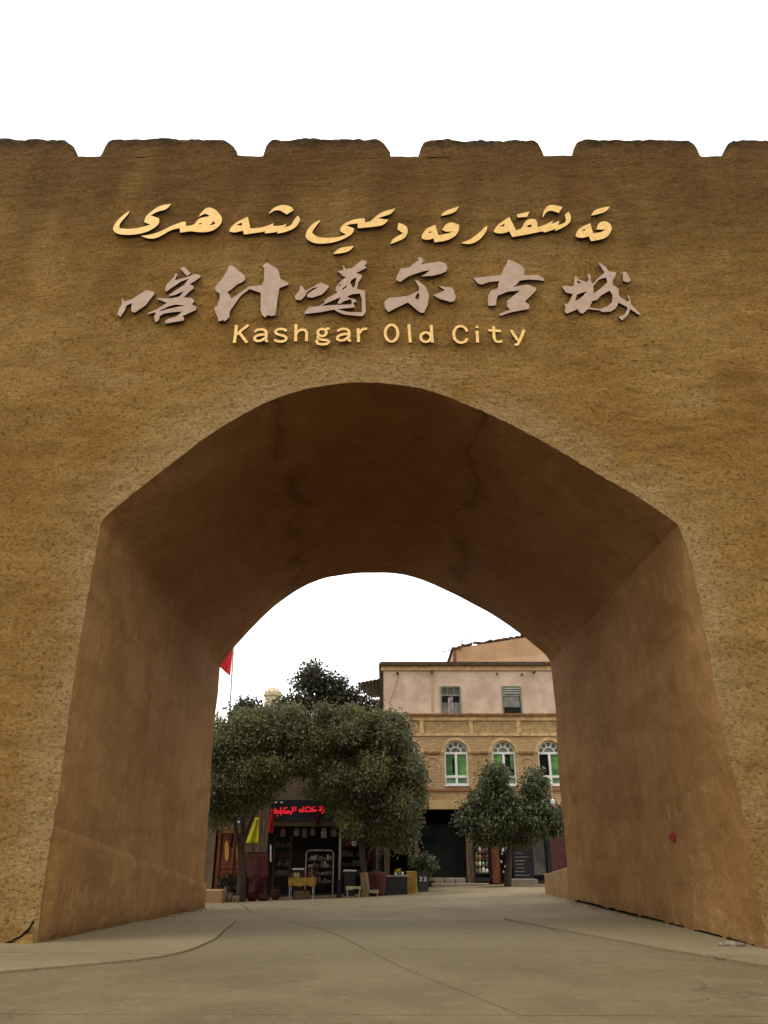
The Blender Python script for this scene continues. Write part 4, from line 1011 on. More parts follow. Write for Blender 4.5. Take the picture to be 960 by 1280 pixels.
# ------------------------------------------------------------------ higher house behind, antenna and roof rubble
YH = 50.0
hb = thing('rear_house', (X(640, 830, YH), YH, 0), 'blank orange-plastered upper house rising behind the brick building', 'building')
x0 = X(567, 815, YH)
a, b, c, d = at(567, 811, YH), at(705, 790, YH), at(705, 850, YH), at(567, 850, YH)
x1 = b.x + 6; zt0 = a.z; zt1 = b.z + 1.0
mb = MB(); mb.add([(x0, YH, -.4), (x1, YH, -.4), (x1, YH, zt1), (x0, YH, zt0), (x0, YH+7, -.4), (x1, YH+7, -.4), (x1, YH+7, zt1), (x0, YH+7, zt0)], [(0,1,2,3), (5,4,7,6), (4,0,3,7), (1,5,6,2), (3,2,6,7)])
mb.build('wall', M['plaster2'], hb)
q0, q1, q2 = at(570, 829, YH), at(705, 815, YH), at(705, 832, YH)
MB().add([(q0.x, YH-.03, q0.z), (x1, YH-.03, q1.z+.5), (x1, YH-.03, q0.z-2), (q0.x, YH-.03, q0.z-2), (q0.x, YH+.05, q0.z), (x1, YH+.05, q1.z+.5), (x1, YH+.05, q0.z-2), (q0.x, YH+.05, q0.z-2)], [(0,3,2,1), (0,1,5,4), (0,4,7,3)]).build('lower_render', M['plaster3'], hb)
MB().box(x0-.12, x0+.5, YH-.08, YH+7, zt0-.02, zt0+.1).build('coping', M['coping'], hb)
MB().box(x0-.05, x0+.16, YH-.035, YH+.1, zt0-2.5, zt0-.03).build('corner_trim', M['reddoor'], hb)
rp2 = thing('roof_rubble', at(630, 803, YH), 'heap of dark boards and scrap lying along the roof edge of the rear house', 'boards')
slope = (zt1-zt0)/(x1-x0)
for k in range(26):
    u = 581 + k*4.1
    if 607 < u < 612: continue
    x = X(u, 805, YH+.3); z = zt0 + (x-x0)*slope + .05 + random.uniform(0, .14)
    L = random.uniform(.5, 1.1); a = random.uniform(-.25, .35); dz = L*math.sin(a)/2; dx = L*math.cos(a)/2
    y = YH + random.uniform(.1, .8)
    MB().add([(x-dx, y, z-dz), (x+dx, y, z+dz), (x+dx, y, z+dz+.12), (x-dx, y, z-dz+.1), (x-dx, y+.3, z-dz), (x+dx, y+.3, z+dz), (x+dx, y+.3, z+dz+.12), (x-dx, y+.3, z-dz+.1)],
             [(0,1,2,3), (5,4,7,6), (4,0,3,7), (1,5,6,2), (3,2,6,7), (4,5,1,0)]).build('board', M['coping'], rp2)
an = thing('roof_antenna', at(578, 811, YH+.6), 'thin spiky television antenna on the corner of the rear house', 'antenna')
p = at(578, 811, YH+.6); q = at(578, 800, YH+.6)
MB().tube([(p.x, YH+.6, p.z-.3), (q.x, YH+.6, q.z)], .02, 6).build('mast', M['coping'], an)
MB().tube([at(571, 802.5, YH+.6), at(593, 798.5, YH+.6)], .014, 5).build('boom', M['coping'], an)
for u, v in ((573, 802), (578, 801), (583, 800.3), (588, 799.4), (592, 798.7)):
    g = at(u, v, YH+.6); MB().tube([(g.x-.12, g.y-.3, g.z), (g.x+.12, g.y+.3, g.z)], .018, 5).build('element', M['coping'], an)
MB().tube([at(553, 815, YH+.3), at(567.5, 811.5, YH+.3)], .014, 5).build('boom', M['coping'], an)
for u, v in ((555, 814.5), (561, 813)):
    g = at(u, v, YH+.3); MB().tube([(g.x-.15, g.y-.2, g.z), (g.x+.15, g.y+.2, g.z)], .025, 5).build('element', M['coping'], an)

# low building with corrugated awning left of the brick one
YA = 45.0
la = thing('awning_house', (X(450, 870, YA), YA, -.4), 'low house with grey-green sheet awning beside the brick building', 'building')
zc = Z(872, YA)
MB().box(X(360,880,YA), X(474,880,YA), YA+.6, YA+6, -.4, Z(905, YA)).build('wall', M['plaster3'], la)
MB().box(X(473,880,YA)-.35, X(482,880,YA), YA+.3, YA+6, Z(905, YA), Z(873, YA)).build('parapet_pier', M['plaster'], la)
p0, p1, p2, p3 = at(447, 856, YA), at(480, 850, YA), at(480, 872, YA+3), at(462, 871, YA+3)
n = 14; vs = []
for i in range(n+1):
    s = i/n; a = p0.lerp(p1, s); b = p3.lerp(p2, s); dz = .03*(1 if i % 2 else -1)
    vs += [(a.x, a.y-.6, a.z+dz), (b.x, b.y, b.z+dz), (a.x, a.y-.6, a.z+dz-.02), (b.x, b.y, b.z+dz-.02)]
fs = []
for i in range(n): b = i*4; fs += [(b, b+4, b+5, b+1), (b+2, b+3, b+7, b+6), (b, b+2, b+6, b+4), (b+1, b+5, b+7, b+3)]
MB().add(vs, fs).build('awning_sheet', M['roofg'], la)
for u in (449, 456): MB().tube([at(u, 856, YA), at(u, 890, YA)], .03, 6).build('awning_post', M['coping'], la)
MB().tube([at(447, 857, YA), at(466, 868, YA)], .03, 6).build('awning_brace', M['greypaint'], la)

# ------------------------------------------------------------------ left shop building
YS = 36.0
sb = thing('shop_house', (X(380, 1100, YS), YS, -.42), 'brown plaster shop house with open dark front behind the big trees', 'building')
def bs(name, u0, u1, v0, v1, mat, y0, y1, parent=sb, Yp=YS): return bx(name, u0, u1, v0, v1, mat, y0, y1, parent, Yp)
shopw = simple('brown_shop_plaster', (.17, .115, .07), (.11, .075, .045), 1.2, .9)
xs0, xs1 = -17.0, X(470, 1000, YS)
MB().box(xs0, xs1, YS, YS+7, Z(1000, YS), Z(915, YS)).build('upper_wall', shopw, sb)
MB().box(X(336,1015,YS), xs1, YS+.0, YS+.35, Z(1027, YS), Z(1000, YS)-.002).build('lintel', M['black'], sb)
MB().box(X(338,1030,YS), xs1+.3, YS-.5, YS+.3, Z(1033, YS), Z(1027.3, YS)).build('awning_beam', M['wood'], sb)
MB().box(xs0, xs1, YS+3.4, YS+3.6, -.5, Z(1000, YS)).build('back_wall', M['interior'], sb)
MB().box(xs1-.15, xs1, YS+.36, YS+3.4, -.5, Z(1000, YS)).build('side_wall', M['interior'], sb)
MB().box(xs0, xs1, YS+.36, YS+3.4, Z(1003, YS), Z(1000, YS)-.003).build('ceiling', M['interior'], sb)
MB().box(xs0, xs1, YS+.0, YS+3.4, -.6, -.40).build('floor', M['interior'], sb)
# plank-clad pillar made of separate planks
for k in range(6):
    ua = 308.5 + 4.6*k
    bs('plank', ua, ua+4.3, 1001, 1065.5, M['wood'], YS-.06-.02*(k % 2), YS+.3)
bs('door_pier', 254, 268.5, 1001, 1117, shopw, YS, YS+.4)
bs('door_lintel', 268.5, 308.5, 1001, 1037, shopw, YS, YS+.4)
# carved door
dd = bs('door', 272, 308, 1039, 1118, M['reddoor'], YS+.14, YS+.2)
for ua, ub in ((270, 273.3), (289, 291), (305.5, 308)): bs('door_stile', ua, ub, 1037.5, 1118, M['reddoor'], YS+.06, YS+.139, dd)
bs('door_head', 273.3, 305.5, 1037.5, 1041, M['gold'], YS+.07, YS+.138, dd)
def oval(cu, cv, ru, rv, Y, mat, name, parent):
    blob_pts = [(cu + ru*math.cos(2*math.pi*k/16), cv + rv*math.sin(2*math.pi*k/16)) for k in range(16)]
    return poly_piece(name, blob_pts, [], lambda p: p, mat, parent, Yf=Y, th=.04)
oval(283.5, 1064, 2.8, 13, YS+.09, M['gold'], 'oval_panel', dd)
oval(298, 1064, 2.8, 13, YS+.09, M['gold'], 'oval_panel', dd)
for u0 in (276.5, 292):
    for va, vb in ((1083, 1085), (1089, 1091), (1096, 1098), (1104, 1105)): bs('door_rail', u0, u0+12, va, vb, M['gold'] if va == 1096 else M['reddoor'], YS+.08, YS+.138, dd)

# signboard with red LED lettering
YSg = YS - .62
sg = thing('led_signboard', at(373, 1028, YSg), 'black shop signboard with glowing red Arabic-script lettering above the open shopfront', 'signboard')
bx('board', 337, 413, 1004, 1026.5, M['black'], YSg, YSg+.12, sg, YSg)
tl = off(330, 995, 11.29)
LED = [
 [[(845,185),(853,210),(838,232),(815,247)]],
 [[(780,150),(798,150)], [(812,153),(830,157)], [(775,200),(800,210),(825,200),(820,182),(800,176),(790,188),(800,205)]],
 [[(740,190),(738,210),(700,214),(640,216),(570,218),(505,220),(495,205),(512,185),(530,195),(528,216)], [(712,188),(710,212)], [(690,180),(686,212)], [(700,150),(714,150)], [(690,165),(655,180),(668,212)], [(620,150),(580,175),(600,214)], [(560,150),(545,214)], [(655,150),(630,165)]],
 [[(447,150),(447,195),(425,212)], [(418,152),(405,205),(385,245),(370,262)], [(395,160),(410,200)]],
 [[(365,205),(360,235),(320,240),(285,240)], [(340,205),(338,238)], [(318,205),(315,238)], [(316,165),(330,165)], [(290,160),(285,240)], [(262,205),(260,242),(230,245)]],
 [[(235,160),(236,268)], [(215,205),(212,240),(170,240),(130,240),(118,228)], [(190,200),(188,238)], [(163,170),(160,238)], [(182,272),(190,286)], [(140,205),(138,238)]],
]
for st in LED: strokes_piece('letter', st, .055, tl, M['led'], sg, Yf=YSg-.03, th=.03)
for u in (340, 345, 352): bx('floodlight', u-1.2, u+1.2, 1002, 1004, M['white'], YSg-.05, YSg+.05, sg, YSg)

def cloth_tri(name, pts, Y, mat, label, cat, group=None, th=.02, wav=.05):
    "hanging cloth with folds: pts outline top-left, top-right, bottom-right, bottom-left"
    a, b, c_, d = [at(u, v, Y) for u, v in pts]; n, m = 10, 10; vs = []
    for side in (0, 1):
        for j in range(m+1):
            for i in range(n+1):
                s, t = i/n, j/m; p = a.lerp(b, s).lerp(d.lerp(c_, s), t)
                vs.append((p.x, p.y + wav*math.sin(s*9 + t*2)*(.3+.7*t) + side*th, p.z))
    w_ = n+1; k = w_*(m+1); fs = []
    for j in range(m):
        for i in range(n):
            q = j*w_+i; fs.append((q, q+w_, q+w_+1, q+1)); fs.append((k+q, k+q+1, k+q+w_+1, k+q+w_))
    bd = [i for i in range(w_)] + [j*w_+n for j in range(1, m+1)] + [m*w_+i for i in range(n-1, -1, -1)] + [j*w_ for j in range(m-1, 0, -1)]
    fs += [(bd[i], bd[(i+1) % len(bd)], k+bd[(i+1) % len(bd)], k+bd[i]) for i in range(len(bd))]
    o0 = a.copy(); mb = MB(); mb.add([(x-o0.x, y-o0.y, z-o0.z) for x, y, z in vs], fs)
    o = mb.build(name, mat, None, smooth=True); o.location = o0
    return tag(o, label, cat, group)
cloth_tri('banner', [(318, 1022), (324, 1022), (323, 1054), (307, 1054)], YS-.6, M['yellow'], 'yellow cloth banner hanging before the plank pillar', 'banner')
cloth_tri('pennant', [(337.5, 1012), (342.5, 1012), (341.5, 1042), (334.5, 1040)], YS-.75, M['red'], 'long red pennant at the left end of the lit signboard', 'pennant')
cloth_tri('pennant', [(395, 1016), (402, 1016), (399, 1030), (393, 1031)], YS-.8, M['redd'], 'dark red pennant under the right end of the lit signboard', 'pennant')
cloth_tri('pennant', [(440.5, 1040), (444, 1040), (444, 1056), (436, 1055)], YS-2.6, M['red'], 'red pennant hanging beside the slim tree trunk', 'pennant')
cloth_tri('pennant', [(288, 1042), (293, 1042), (291, 1060), (286, 1058)], YS-1.2, M['redd'], 'dark red pennant hanging before the carved door', 'pennant')
cloth_tri('pennant', [(462, 1058), (468, 1058), (463, 1082), (457, 1084)], YS-1.6, M['redd'], 'maroon cloth hanging right of the slim tree trunk', 'pennant')
bl = thing('blue_box_sign', at(297, 1033, YS-.5), 'small blue hanging box sign half hidden by leaves', 'sign')
bx('panel', 293, 302, 1012, 1033, M['blue'], YS-.6, YS-.4, bl, YS-.5); bx('white_mark', 295, 300, 1016, 1020, M['white'], YS-.62, YS-.601, bl, YS-.5); bx('white_mark', 294.5, 300.5, 1026, 1029, M['white'], YS-.62, YS-.601, bl, YS-.5)
MB().tube([at(297, 1012, YS-.5), (X(297,1012,YS-.5), YS+.02, Z(1012, YS-.5))], .03, 6).build('bracket', M['black'], bl)
rs = thing('round_sign', at(443, 1054, YS-2.8), 'small round white sign with dark centre beside the slim trunk', 'sign')
oval(442.8, 1054.5, 2.7, 3.0, YS-2.8, M['white'], 'disc', rs); oval(442.8, 1054.5, 1.1, 1.6, YS-2.83, M['maroon'], 'centre_mark', rs)

# ------------------------------------------------------------------ street furniture and goods
def gz(x, y): return zg(x, y) - .03
def place(u, Y): 
    x = (u-480)/F*(Y/math.cos(PITCH))*1.0
    x = X(u, 1110, Y); return Vector((x, Y, gz(x, Y) if Y > 32.5 else zg(x, Y)))
# steel pole
YP = 33.4; b = place(424, YP)
pl = thing('lamp_post', b, 'slim grey steel post with dark base in front of the shops', 'post')
zt = Z(1000, YP)
MB().lathe(b.x, YP, [(.13, b.z), (.13, b.z+.05), (.095, b.z+.1), (.08, b.z+.55), (.06, b.z+.6), (.058, b.z+.62)], 12).build('base', M['black'], pl)
MB().lathe(b.x, YP, [(.05, b.z+.6), (.05, zt-.8), (.03, zt)], 10).build('pole', M['steel'], pl, smooth=True)
MB().tube([(b.x-.25, YP, zt-.02), (b.x+.6, YP, zt+.02)], .02, 6).build('crossarm', M['black'], pl)
# folding table with ochre cloth and goods
def table(name, u0, u1, vt, Y, mcloth, mleg, label, skirt=.22, depth=.6, cat='table', legs=True):
    x0, x1 = X(u0, vt, Y), X(u1, vt, Y); zt = Z(vt, Y); b = place((u0+u1)/2, Y); g = b.z
    t = thing(name, b, label, cat)
    MB().cbox(x0, x1, Y, Y+depth, zt-.03, zt, .01).build('tabletop', M['tablewood'], t)
    if skirt:
        n = 24; vs = []
        path = [(x0-.01, Y+depth)] + [(x0-.01, Y-.012)] + [(x0 + (x1-x0)*k/n, Y-.015+.012*math.sin(k*1.9)) for k in range(1, n)] + [(x1+.01, Y-.012), (x1+.01, Y+depth)]
        for x, y in path: vs += [(x, y, zt+.004), (x, y, zt-skirt-.02*math.sin(x*13))]
        MB().add(vs, [(2*i, 2*i+1, 2*i+3, 2*i+2) for i in range(len(path)-1)]).box(x0-.01, x1+.01, Y-.012, Y+depth, zt+.002, zt+.008).build('cloth', mcloth, t)
    if legs:
        for x in (x0+.05, x1-.05):
            for y in (Y+.06, Y+depth-.06): MB().tube([(x, y, g), (x, y, zt-.03)], .018, 6).build('leg', mleg, t)
    return t, x0, x1, zt, g
def items(n, x0, x1, y0, y1, z, mats, label, cat, group, name, hmin=.08, hmax=.22):
    for k in range(n):
        x = x0 + (x1-x0)*(k+.5)/n; y = random.uniform(y0, y1); h = random.uniform(hmin, hmax); r = (x1-x0)/n*random.uniform(.36, .48)
        m_ = random.choice(mats)
        if random.random() < .5: o = MB().lathe(0, 0, [(r*.8, 0), (r, h*.2), (r, h*.7), (r*.5, h*.9), (r*.5, h)], 10).build(name, M[m_])
        else: o = MB().cbox(-r, r, -r, r, 0, h, .01).build(name, M[m_])
        ordn = ['first', 'second', 'third', 'fourth', 'fifth', 'sixth', 'seventh', 'eighth', 'ninth'][k]
        o.location = (x, y, z+.001); tag(o, label.replace('@', ordn), cat, group)
t, x0, x1, zt, g = table('market_table', 361, 393, 1097.5, 32.9, M['ochre'], M['steel'], 'steel-legged market table with ochre and yellow cloth skirt in front of the open shop', .28, .7)
items(8, x0+.05, x1-.05, 33.1, 33.4, zt+.008, ['goods3', 'goods1', 'cream', 'ochre', 'goods2'], '@ packet from the left on the ochre-skirted market table', 'packet', 'packets on the ochre market table', 'goods_packet')
cr = thing('fruit_crate', (x0+.6, 33.2, g), 'red-brown produce crate on the ground under the ochre market table', 'crate')
MB().box(x0+.2, x1-.2, 33.05, 33.08, g, g+.3).box(x0+.2, x1-.2, 33.5, 33.53, g, g+.3).box(x0+.2, x0+.23, 33.08, 33.5, g, g+.3).box(x1-.23, x1-.2, 33.08, 33.5, g, g+.3).box(x0+.23, x1-.23, 33.08, 33.5, g, g+.04).build('crate_box', M['wood'], cr)
mb = MB()
for k in range(24):
    xx, yy = x0+.3+(x1-x0-.6)*((k*7) % 24)/24, 33.12+.32*((k*5) % 11)/11; mb.lathe(xx, yy, [(.01, g+.24), (.05, g+.26), (.06, g+.30), (.045, g+.34), (.01, g+.355)], 7)
o = mb.build('produce', M['goods3'], cr); o['kind'] = 'stuff'
# rack behind with hoop frame
rk = thing('goods_rack', place(400, 34.4), 'hooped grey metal rack crowded with small goods behind the market table', 'rack')
g = place(400, 34.4).z; pA, pB = at(383, 1063, 34.4), at(417, 1063, 34.4)
MB().tube([(pA.x, 34.4, g), (pA.x, 34.4, pA.z-.12), (pA.x+.05, 34.4, pA.z-.03), (pA.x+.15, 34.4, pA.z), (pB.x-.15, 34.4, pA.z), (pB.x-.05, 34.4, pA.z-.03), (pB.x, 34.4, pA.z-.12), (pB.x, 34.4, g)], .024, 8).build('hoop_frame', M['steel'], rk)
shz = []
for k, v in enumerate((1075, 1084, 1093, 1103)):
    z = Z(v, 34.4); shz.append(z); MB().box(pA.x+.03, pB.x-.03, 34.3-.0, 34.75, z-.02, z).build('shelf', M['wood'], rk)
for k, z in enumerate(shz):
    items(9, pA.x+.08, pB.x-.08, 34.42, 34.55, z, ['goods1', 'goods2', 'goods1', 'goods4', 'blind', 'goods3'], '@ ware from the left on the ' + ['top', 'second', 'third', 'lowest'][k] + ' shelf of the hooped metal rack', 'ware', 'wares on the hooped metal rack', 'shelf_ware', .07, .24)
for (u0, u1, v, Y, lab) in ((365.5, 379, 1085.5, 34.9, 'narrow white-topped counter left of the hooped rack'), (429, 445, 1087.5, 34.6, 'white-topped counter behind the steel post')):
    x0, x1, z = X(u0, v, Y), X(u1, v, Y), Z(v, Y); b = place((u0+u1)/2, Y)
    t = thing('counter', b, lab, 'counter')
    MB().cbox(x0, x1, Y, Y+.5, z-.05, z, .01).build('countertop', M['white'], t)
    MB().box(x0+.04, x1-.04, Y+.05, Y+.48, b.z, z-.05).build('cabinet', M['black'], t)
# shelves of dark goods inside the open shop
for (ua, ub, lab, grp) in ((342, 362, '@ dim item from the left, % shelf, left side inside dark shop', 'stock on the left wall shelves in the dark shop'), (425, 466, '@ dim item from the left, % shelf, right side inside dark shop', 'stock on the right wall shelves in the dark shop')):
    Y = YS+1.2; t = thing('wall_shelves', place((ua+ub)/2, Y), ('left' if ua < 400 else 'right') + ' set of tall shelves inside the dark open shop', 'shelves')
    x0, x1 = X(ua, 1080, Y), X(ub, 1080, Y)
    MB().box(x0-.03, x0, Y, Y+.4, -.4, Z(1045, Y)).build('upright', M['wood'], t); MB().box(x1, x1+.03, Y, Y+.4, -.4, Z(1045, Y)).build('upright', M['wood'], t)
    for v in (1058, 1070, 1082, 1094):
        z = Z(v, Y); MB().box(x0, x1, Y, Y+.38, z-.02, z).build('shelf', M['wood'], t)
        items(5 if ua < 400 else 8, x0+.05, x1-.05, Y+.15, Y+.2, z, ['goods1', 'goods2', 'goods3', 'goods2'], lab.replace('%', {1058: 'top', 1070: 'second', 1082: 'third', 1094: 'lowest'}[v]), 'stock', grp, 'stock_item', .08, .26)
for k, (u, v, h) in enumerate(((371, 1036, 10), (381, 1036, 12), (391, 1036, 9), (405, 1036, 13), (354, 1036, 11), (417, 1036, 11))):
    p = at(u, v, YS+.2); o = MB().lathe(0, 0, [(.02, 0), (.10, -.06), (.14, -.2), (.12, -.012*h*2.2-.1), (.04, -.03*h)], 10).build('hanging_ware', M[['goods2', 'goods1', 'goods2', 'goods4', 'goods1', 'goods2'][k]]); o.location = (p.x, p.y, Z(1033, YS)-.02)
    tag(o, ['second', 'third', 'fourth', 'fifth', 'first', 'sixth'][k] + ' dim ware from the left hanging under the beam of the dark shopfront', 'hanging ware', 'wares hanging under the shop beam')
# tube light post (white vertical strip at the shop's left jamb)
o = MB().tube([at(338.5, 1056, YS-.1), at(338.5, 1077, YS-.1)], .03, 8).build('white_strip', M['white']); tag(o, 'short white vertical strip on the left jamb of the dark shop', 'strip')
# carpet stand under plank pillar
o = cloth_tri('patterned_rug', [(309, 1067), (336, 1067), (336, 1097), (309, 1097)], YS-.1, M['goods3'], 'dark red patterned rug hung below the plank pillar', 'rug', wav=.03)
o = cloth_tri('red_cloth', [(312, 1097), (333, 1097), (335, 1117), (310, 1117)], YS-.4, M['redd'], 'dark red cloth draped at the foot of the plank pillar', 'cloth', wav=.06)
# stools
for (u0, u1, v, Y, lab) in ((432.5, 450.5, 1108.5, 32.8, 'cream stool just left of the slim tree trunk'), (454, 473, 1113, 33.2, 'low cream stool right of the slim tree trunk')):
    t, x0, x1, zt, g = table('stool', u0, u1, v, Y, M['cream'], M['cream'], lab, .09, .35, 'stool')
# red basket of goods behind trunk
bk = place(470, 34.0); o = MB().lathe(0, 0, [(.30, 0), (.36, .1), (.40, .5), (.42, .78), (.36, .84), (.1, .9)], 16).build('red_sack', M['goods3']); o.location = bk; tag(o, 'red patterned sack standing behind the slim tree trunk', 'sack')
# black counter with wooden top, flowers and cups
Y = 34.2; x0, x1 = X(473, 1095, Y), X(509, 1095, Y); zt = Z(1094.5, Y); b = place(491, Y)
bc = thing('black_counter', b, 'black-draped counter with pale board top at the foot of the left tree', 'counter')
MB().cbox(x0-.05, x1+.08, Y-.05, Y+.65, zt-.04, zt, .01).build('board_top', M['tablewood'], bc)
MB().box(x0, x1, Y, Y+.6, b.z, zt-.04).build('black_skirt', M['black'], bc)
fp = thing('flower_pot', (X(498, 1094, Y), Y+.2, zt), 'small pot of yellow-green flowers on the black counter', 'flower pot')
MB().lathe(fp.location.x, Y+.2, [(.05, zt), (.08, zt+.10), (.085, zt+.11)], 10).build('pot', M['green2'], fp)
mb = MB(); fx = fp.location.x
for k in range(40):
    a = random.uniform(0, 6.28); r = random.uniform(0, .15); z = zt+.1+random.uniform(0, .14); x = fx+r*math.cos(a); y = Y+.2+r*math.sin(a)
    mb.add([(x-.03, y, z), (x, y-.02, z+.03), (x+.03, y, z+.01), (x, y+.02, z-.02)], [(0,1,2,3)])
mb.build('blossoms', M['yellow'], fp)
for k, u in enumerate((494.5, 503)):
    o = MB().lathe(0, 0, [(.035, 0), (.05, .02), (.055, .12), (.05, .13)], 10).build('white_cup', M['white']); o.location = (X(u, 1090, Y+.45), Y+.45, zt+.001)
    tag(o, ['white cup left of the yellow flowers on the black counter', 'white cup right of the yellow flowers on the black counter'][k], 'cup')
yc = MB().cbox(X(508,1100,34.9), X(521,1100,34.9), 34.9, 35.3, place(514, 34.9).z, Z(1089, 34.9), .02).build('ochre_cabinet', M['ochre']); tag(yc, 'dull ochre cabinet between the black counter and the grey planter', 'cabinet')

# ------------------------------------------------------------------ foliage
def leaves(name, blobs, n, size, mat, parent, seed=1, drop=.35, cluster=.28, per=12, shell=.55, asp=.45, plain=False):
    """blobs: (centre, radii, weight); leaves grow in twig clusters inside each lobe, denser toward its shell"""
    g = np.random.default_rng(seed)
    sub = []
    for (c_, r_, w_) in blobs:          # break every lobe into boughs
        k = 1 if plain else 13
        for q in range(k):
            d_ = g.normal(size=3); d_ /= np.linalg.norm(d_); f = 0 if plain else g.uniform(.30, .82)
            sr = 1.0 if plain else g.uniform(.26, .44)
            sub.append((np.array(c_) + np.array(r_)*d_*f, np.array(r_)*sr, w_*g.uniform(.5, 1.3)))
        if not plain: sub.append((np.array(c_), np.array(r_)*.62, w_*.9))
    blobs = sub
    wts = np.array([b[2]*b[1][0]*b[1][1]*b[1][2] for b in blobs])**.72; wts = wts/wts.sum()
    nc = n//per; idx = g.choice(len(blobs), nc, p=wts)
    cs = np.array([b[0] for b in blobs])[idx]; rs = np.array([b[1] for b in blobs])[idx]
    d = g.normal(size=(nc, 3)); d /= np.linalg.norm(d, axis=1, keepdims=True)
    r = g.uniform(shell**3, 1, nc)**(1/3)
    lump = 1 + .20*np.sin(d[:, 0]*7 + idx) * np.cos(d[:, 2]*8 + idx*2) + .20*np.abs(g.normal(size=nc))
    tw = cs + rs*d*(r*lump)[:, None]
    P = np.repeat(tw, per, 0); out_ = np.repeat(d, per, 0); N_ = len(P)
    P = P + g.normal(size=(N_, 3))*cluster*np.array([1, 1, .8])
    ax = out_*.8 + g.normal(size=(N_, 3))*.75; ax[:, 2] -= drop; ax /= np.linalg.norm(ax, axis=1, keepdims=True)
    ref = g.normal(size=(N_, 3)); ref[:, 2] += .6
    sd_ = np.cross(ax, ref); sd_ /= np.linalg.norm(sd_, axis=1, keepdims=True) + 1e-9
    nr = np.cross(sd_, ax)
    L = size*g.uniform(.65, 1.35, N_)[:, None]; W = L*asp
    v0 = P; v1 = P + ax*L*.5 + sd_*W*.5 + nr*L*.07; v2 = P + ax*L - nr*L*.10; v3 = P + ax*L*.5 - sd_*W*.5 + nr*L*.07
    V = np.stack([v0, v1, v2, v3], 1).reshape(-1, 3) - np.array(origin(parent))
    me = bpy.data.meshes.new(name); me.vertices.add(len(V)); me.vertices.foreach_set('co', V.ravel())
    tri = np.arange(N_)[:, None]*4 + np.array([[0, 1, 2, 0, 2, 3]])
    me.loops.add(N_*6); me.loops.foreach_set('vertex_index', tri.ravel().astype(np.int32))
    me.polygons.add(N_*2); me.polygons.foreach_set('loop_start', np.arange(0, N_*6, 3, dtype=np.int32)); me.polygons.foreach_set('loop_total', np.full(N_*2, 3, dtype=np.int32))
    me.update(calc_edges=True); me.validate()
    return link(name, me, mat, parent)
def limb(mb, pts, r0, r1, n=9):
    P = resample(pts, 14) if len(pts) > 2 else resample([pts[0], Vector(pts[0]).lerp(Vector(pts[1]), .5), pts[1]], 10)
    mb.tube([p + Vector((.02*noise.noise(p*3), .02*noise.noise(p*3+Vector((5,5,5))), 0)) for p in P], [r0 + (r1-r0)*k/(len(P)-1) for k in range(len(P))], n)
def lobe(u, v, Y, ru, rv, ry, w_=1.0):
    c = at(u, v, Y); s = (at(u+10, v, Y)-c).x/10; return (tuple(c), (ru*s, ry, rv*s), w_)

# left big tree A (forked trunk)
YT = 32.9; b = place(302, YT)
ta_ = thing('street_tree', b, 'large bushy street tree with forked dark trunk at the left inside the arch', 'tree')
mb = MB(); fk = at(301, 1060, YT)
limb(mb, [b + Vector((0, 0, -.05)), at(302, 1095, YT), fk], .20, .14, 12)
limb(mb, [at(301, 1064, YT), at(295, 1040, YT), at(293, 1005, YT+.2)], .10, .05); limb(mb, [fk - Vector((0, 0, .1)), at(304, 1030, YT), at(306, 985, YT+.3)], .10, .05)
limb(mb, [fk - Vector((0, 0, .1)), at(312, 1032, YT-.2), at(325, 1003, YT-.2), at(345, 960, YT)], .085, .04)
for k in range(9): p = at(random.uniform(280, 360), random.uniform(915, 985), YT+random.uniform(-1, 1)); limb(mb, [at(random.choice([297, 309, 330]), 1002, YT), at(random.uniform(295, 340), 980, YT), p], .05, .015, 6)
mb.build('trunk', M['bark'], ta_, smooth=True)
A = [lobe(290, 938, YT, 40, 32, 1.6), lobe(272, 965, YT+.3, 34, 34, 1.6), lobe(330, 925, YT+.2, 38, 28, 1.8), lobe(365, 930, YT, 30, 32, 1.6), lobe(300, 972, YT-.4, 34, 22, 1.4), lobe(333, 955, YT-.6, 28, 18, 1.2), lobe(285, 998, YT-.2, 26, 14, 1.0, .8), lobe(345, 972, YT-.2, 18, 11, 1.0, .6), lobe(277, 918, YT, 18, 13, 1, .8), lobe(264, 1010, YT+.2, 14, 16, .8, .8), lobe(310, 908, YT, 20, 13, 1), lobe(270, 985, YT-.6, 22, 24, 1.1), lobe(322, 985, YT-.5, 26, 16, 1.0), lobe(372, 955, YT-.2, 22, 16, 1.1), lobe(300, 1008, YT-.1, 18, 10, .8, .7), lobe(355, 905, YT, 20, 12, 1), lobe(280, 1022, YT+.4, 10, 9, .6, .5), lobe(318, 1000, YT-.2, 22, 8, .8, .7), lobe(268, 1020, YT-.3, 12, 18, .7, .7), lobe(375, 915, YT, 22, 18, 1.2), lobe(378, 945, YT-.3, 18, 20, 1.1), lobe(300, 896, YT, 13, 8, .8, .5), lobe(336, 893, YT, 15, 9, .8, .5), lobe(270, 905, YT, 10, 8, .7, .5), lobe(365, 890, YT, 14, 9, .8, .5)]
leaves('crown', A, 80000, .15, M['leafA'], ta_, 3, cluster=.17, shell=.35)
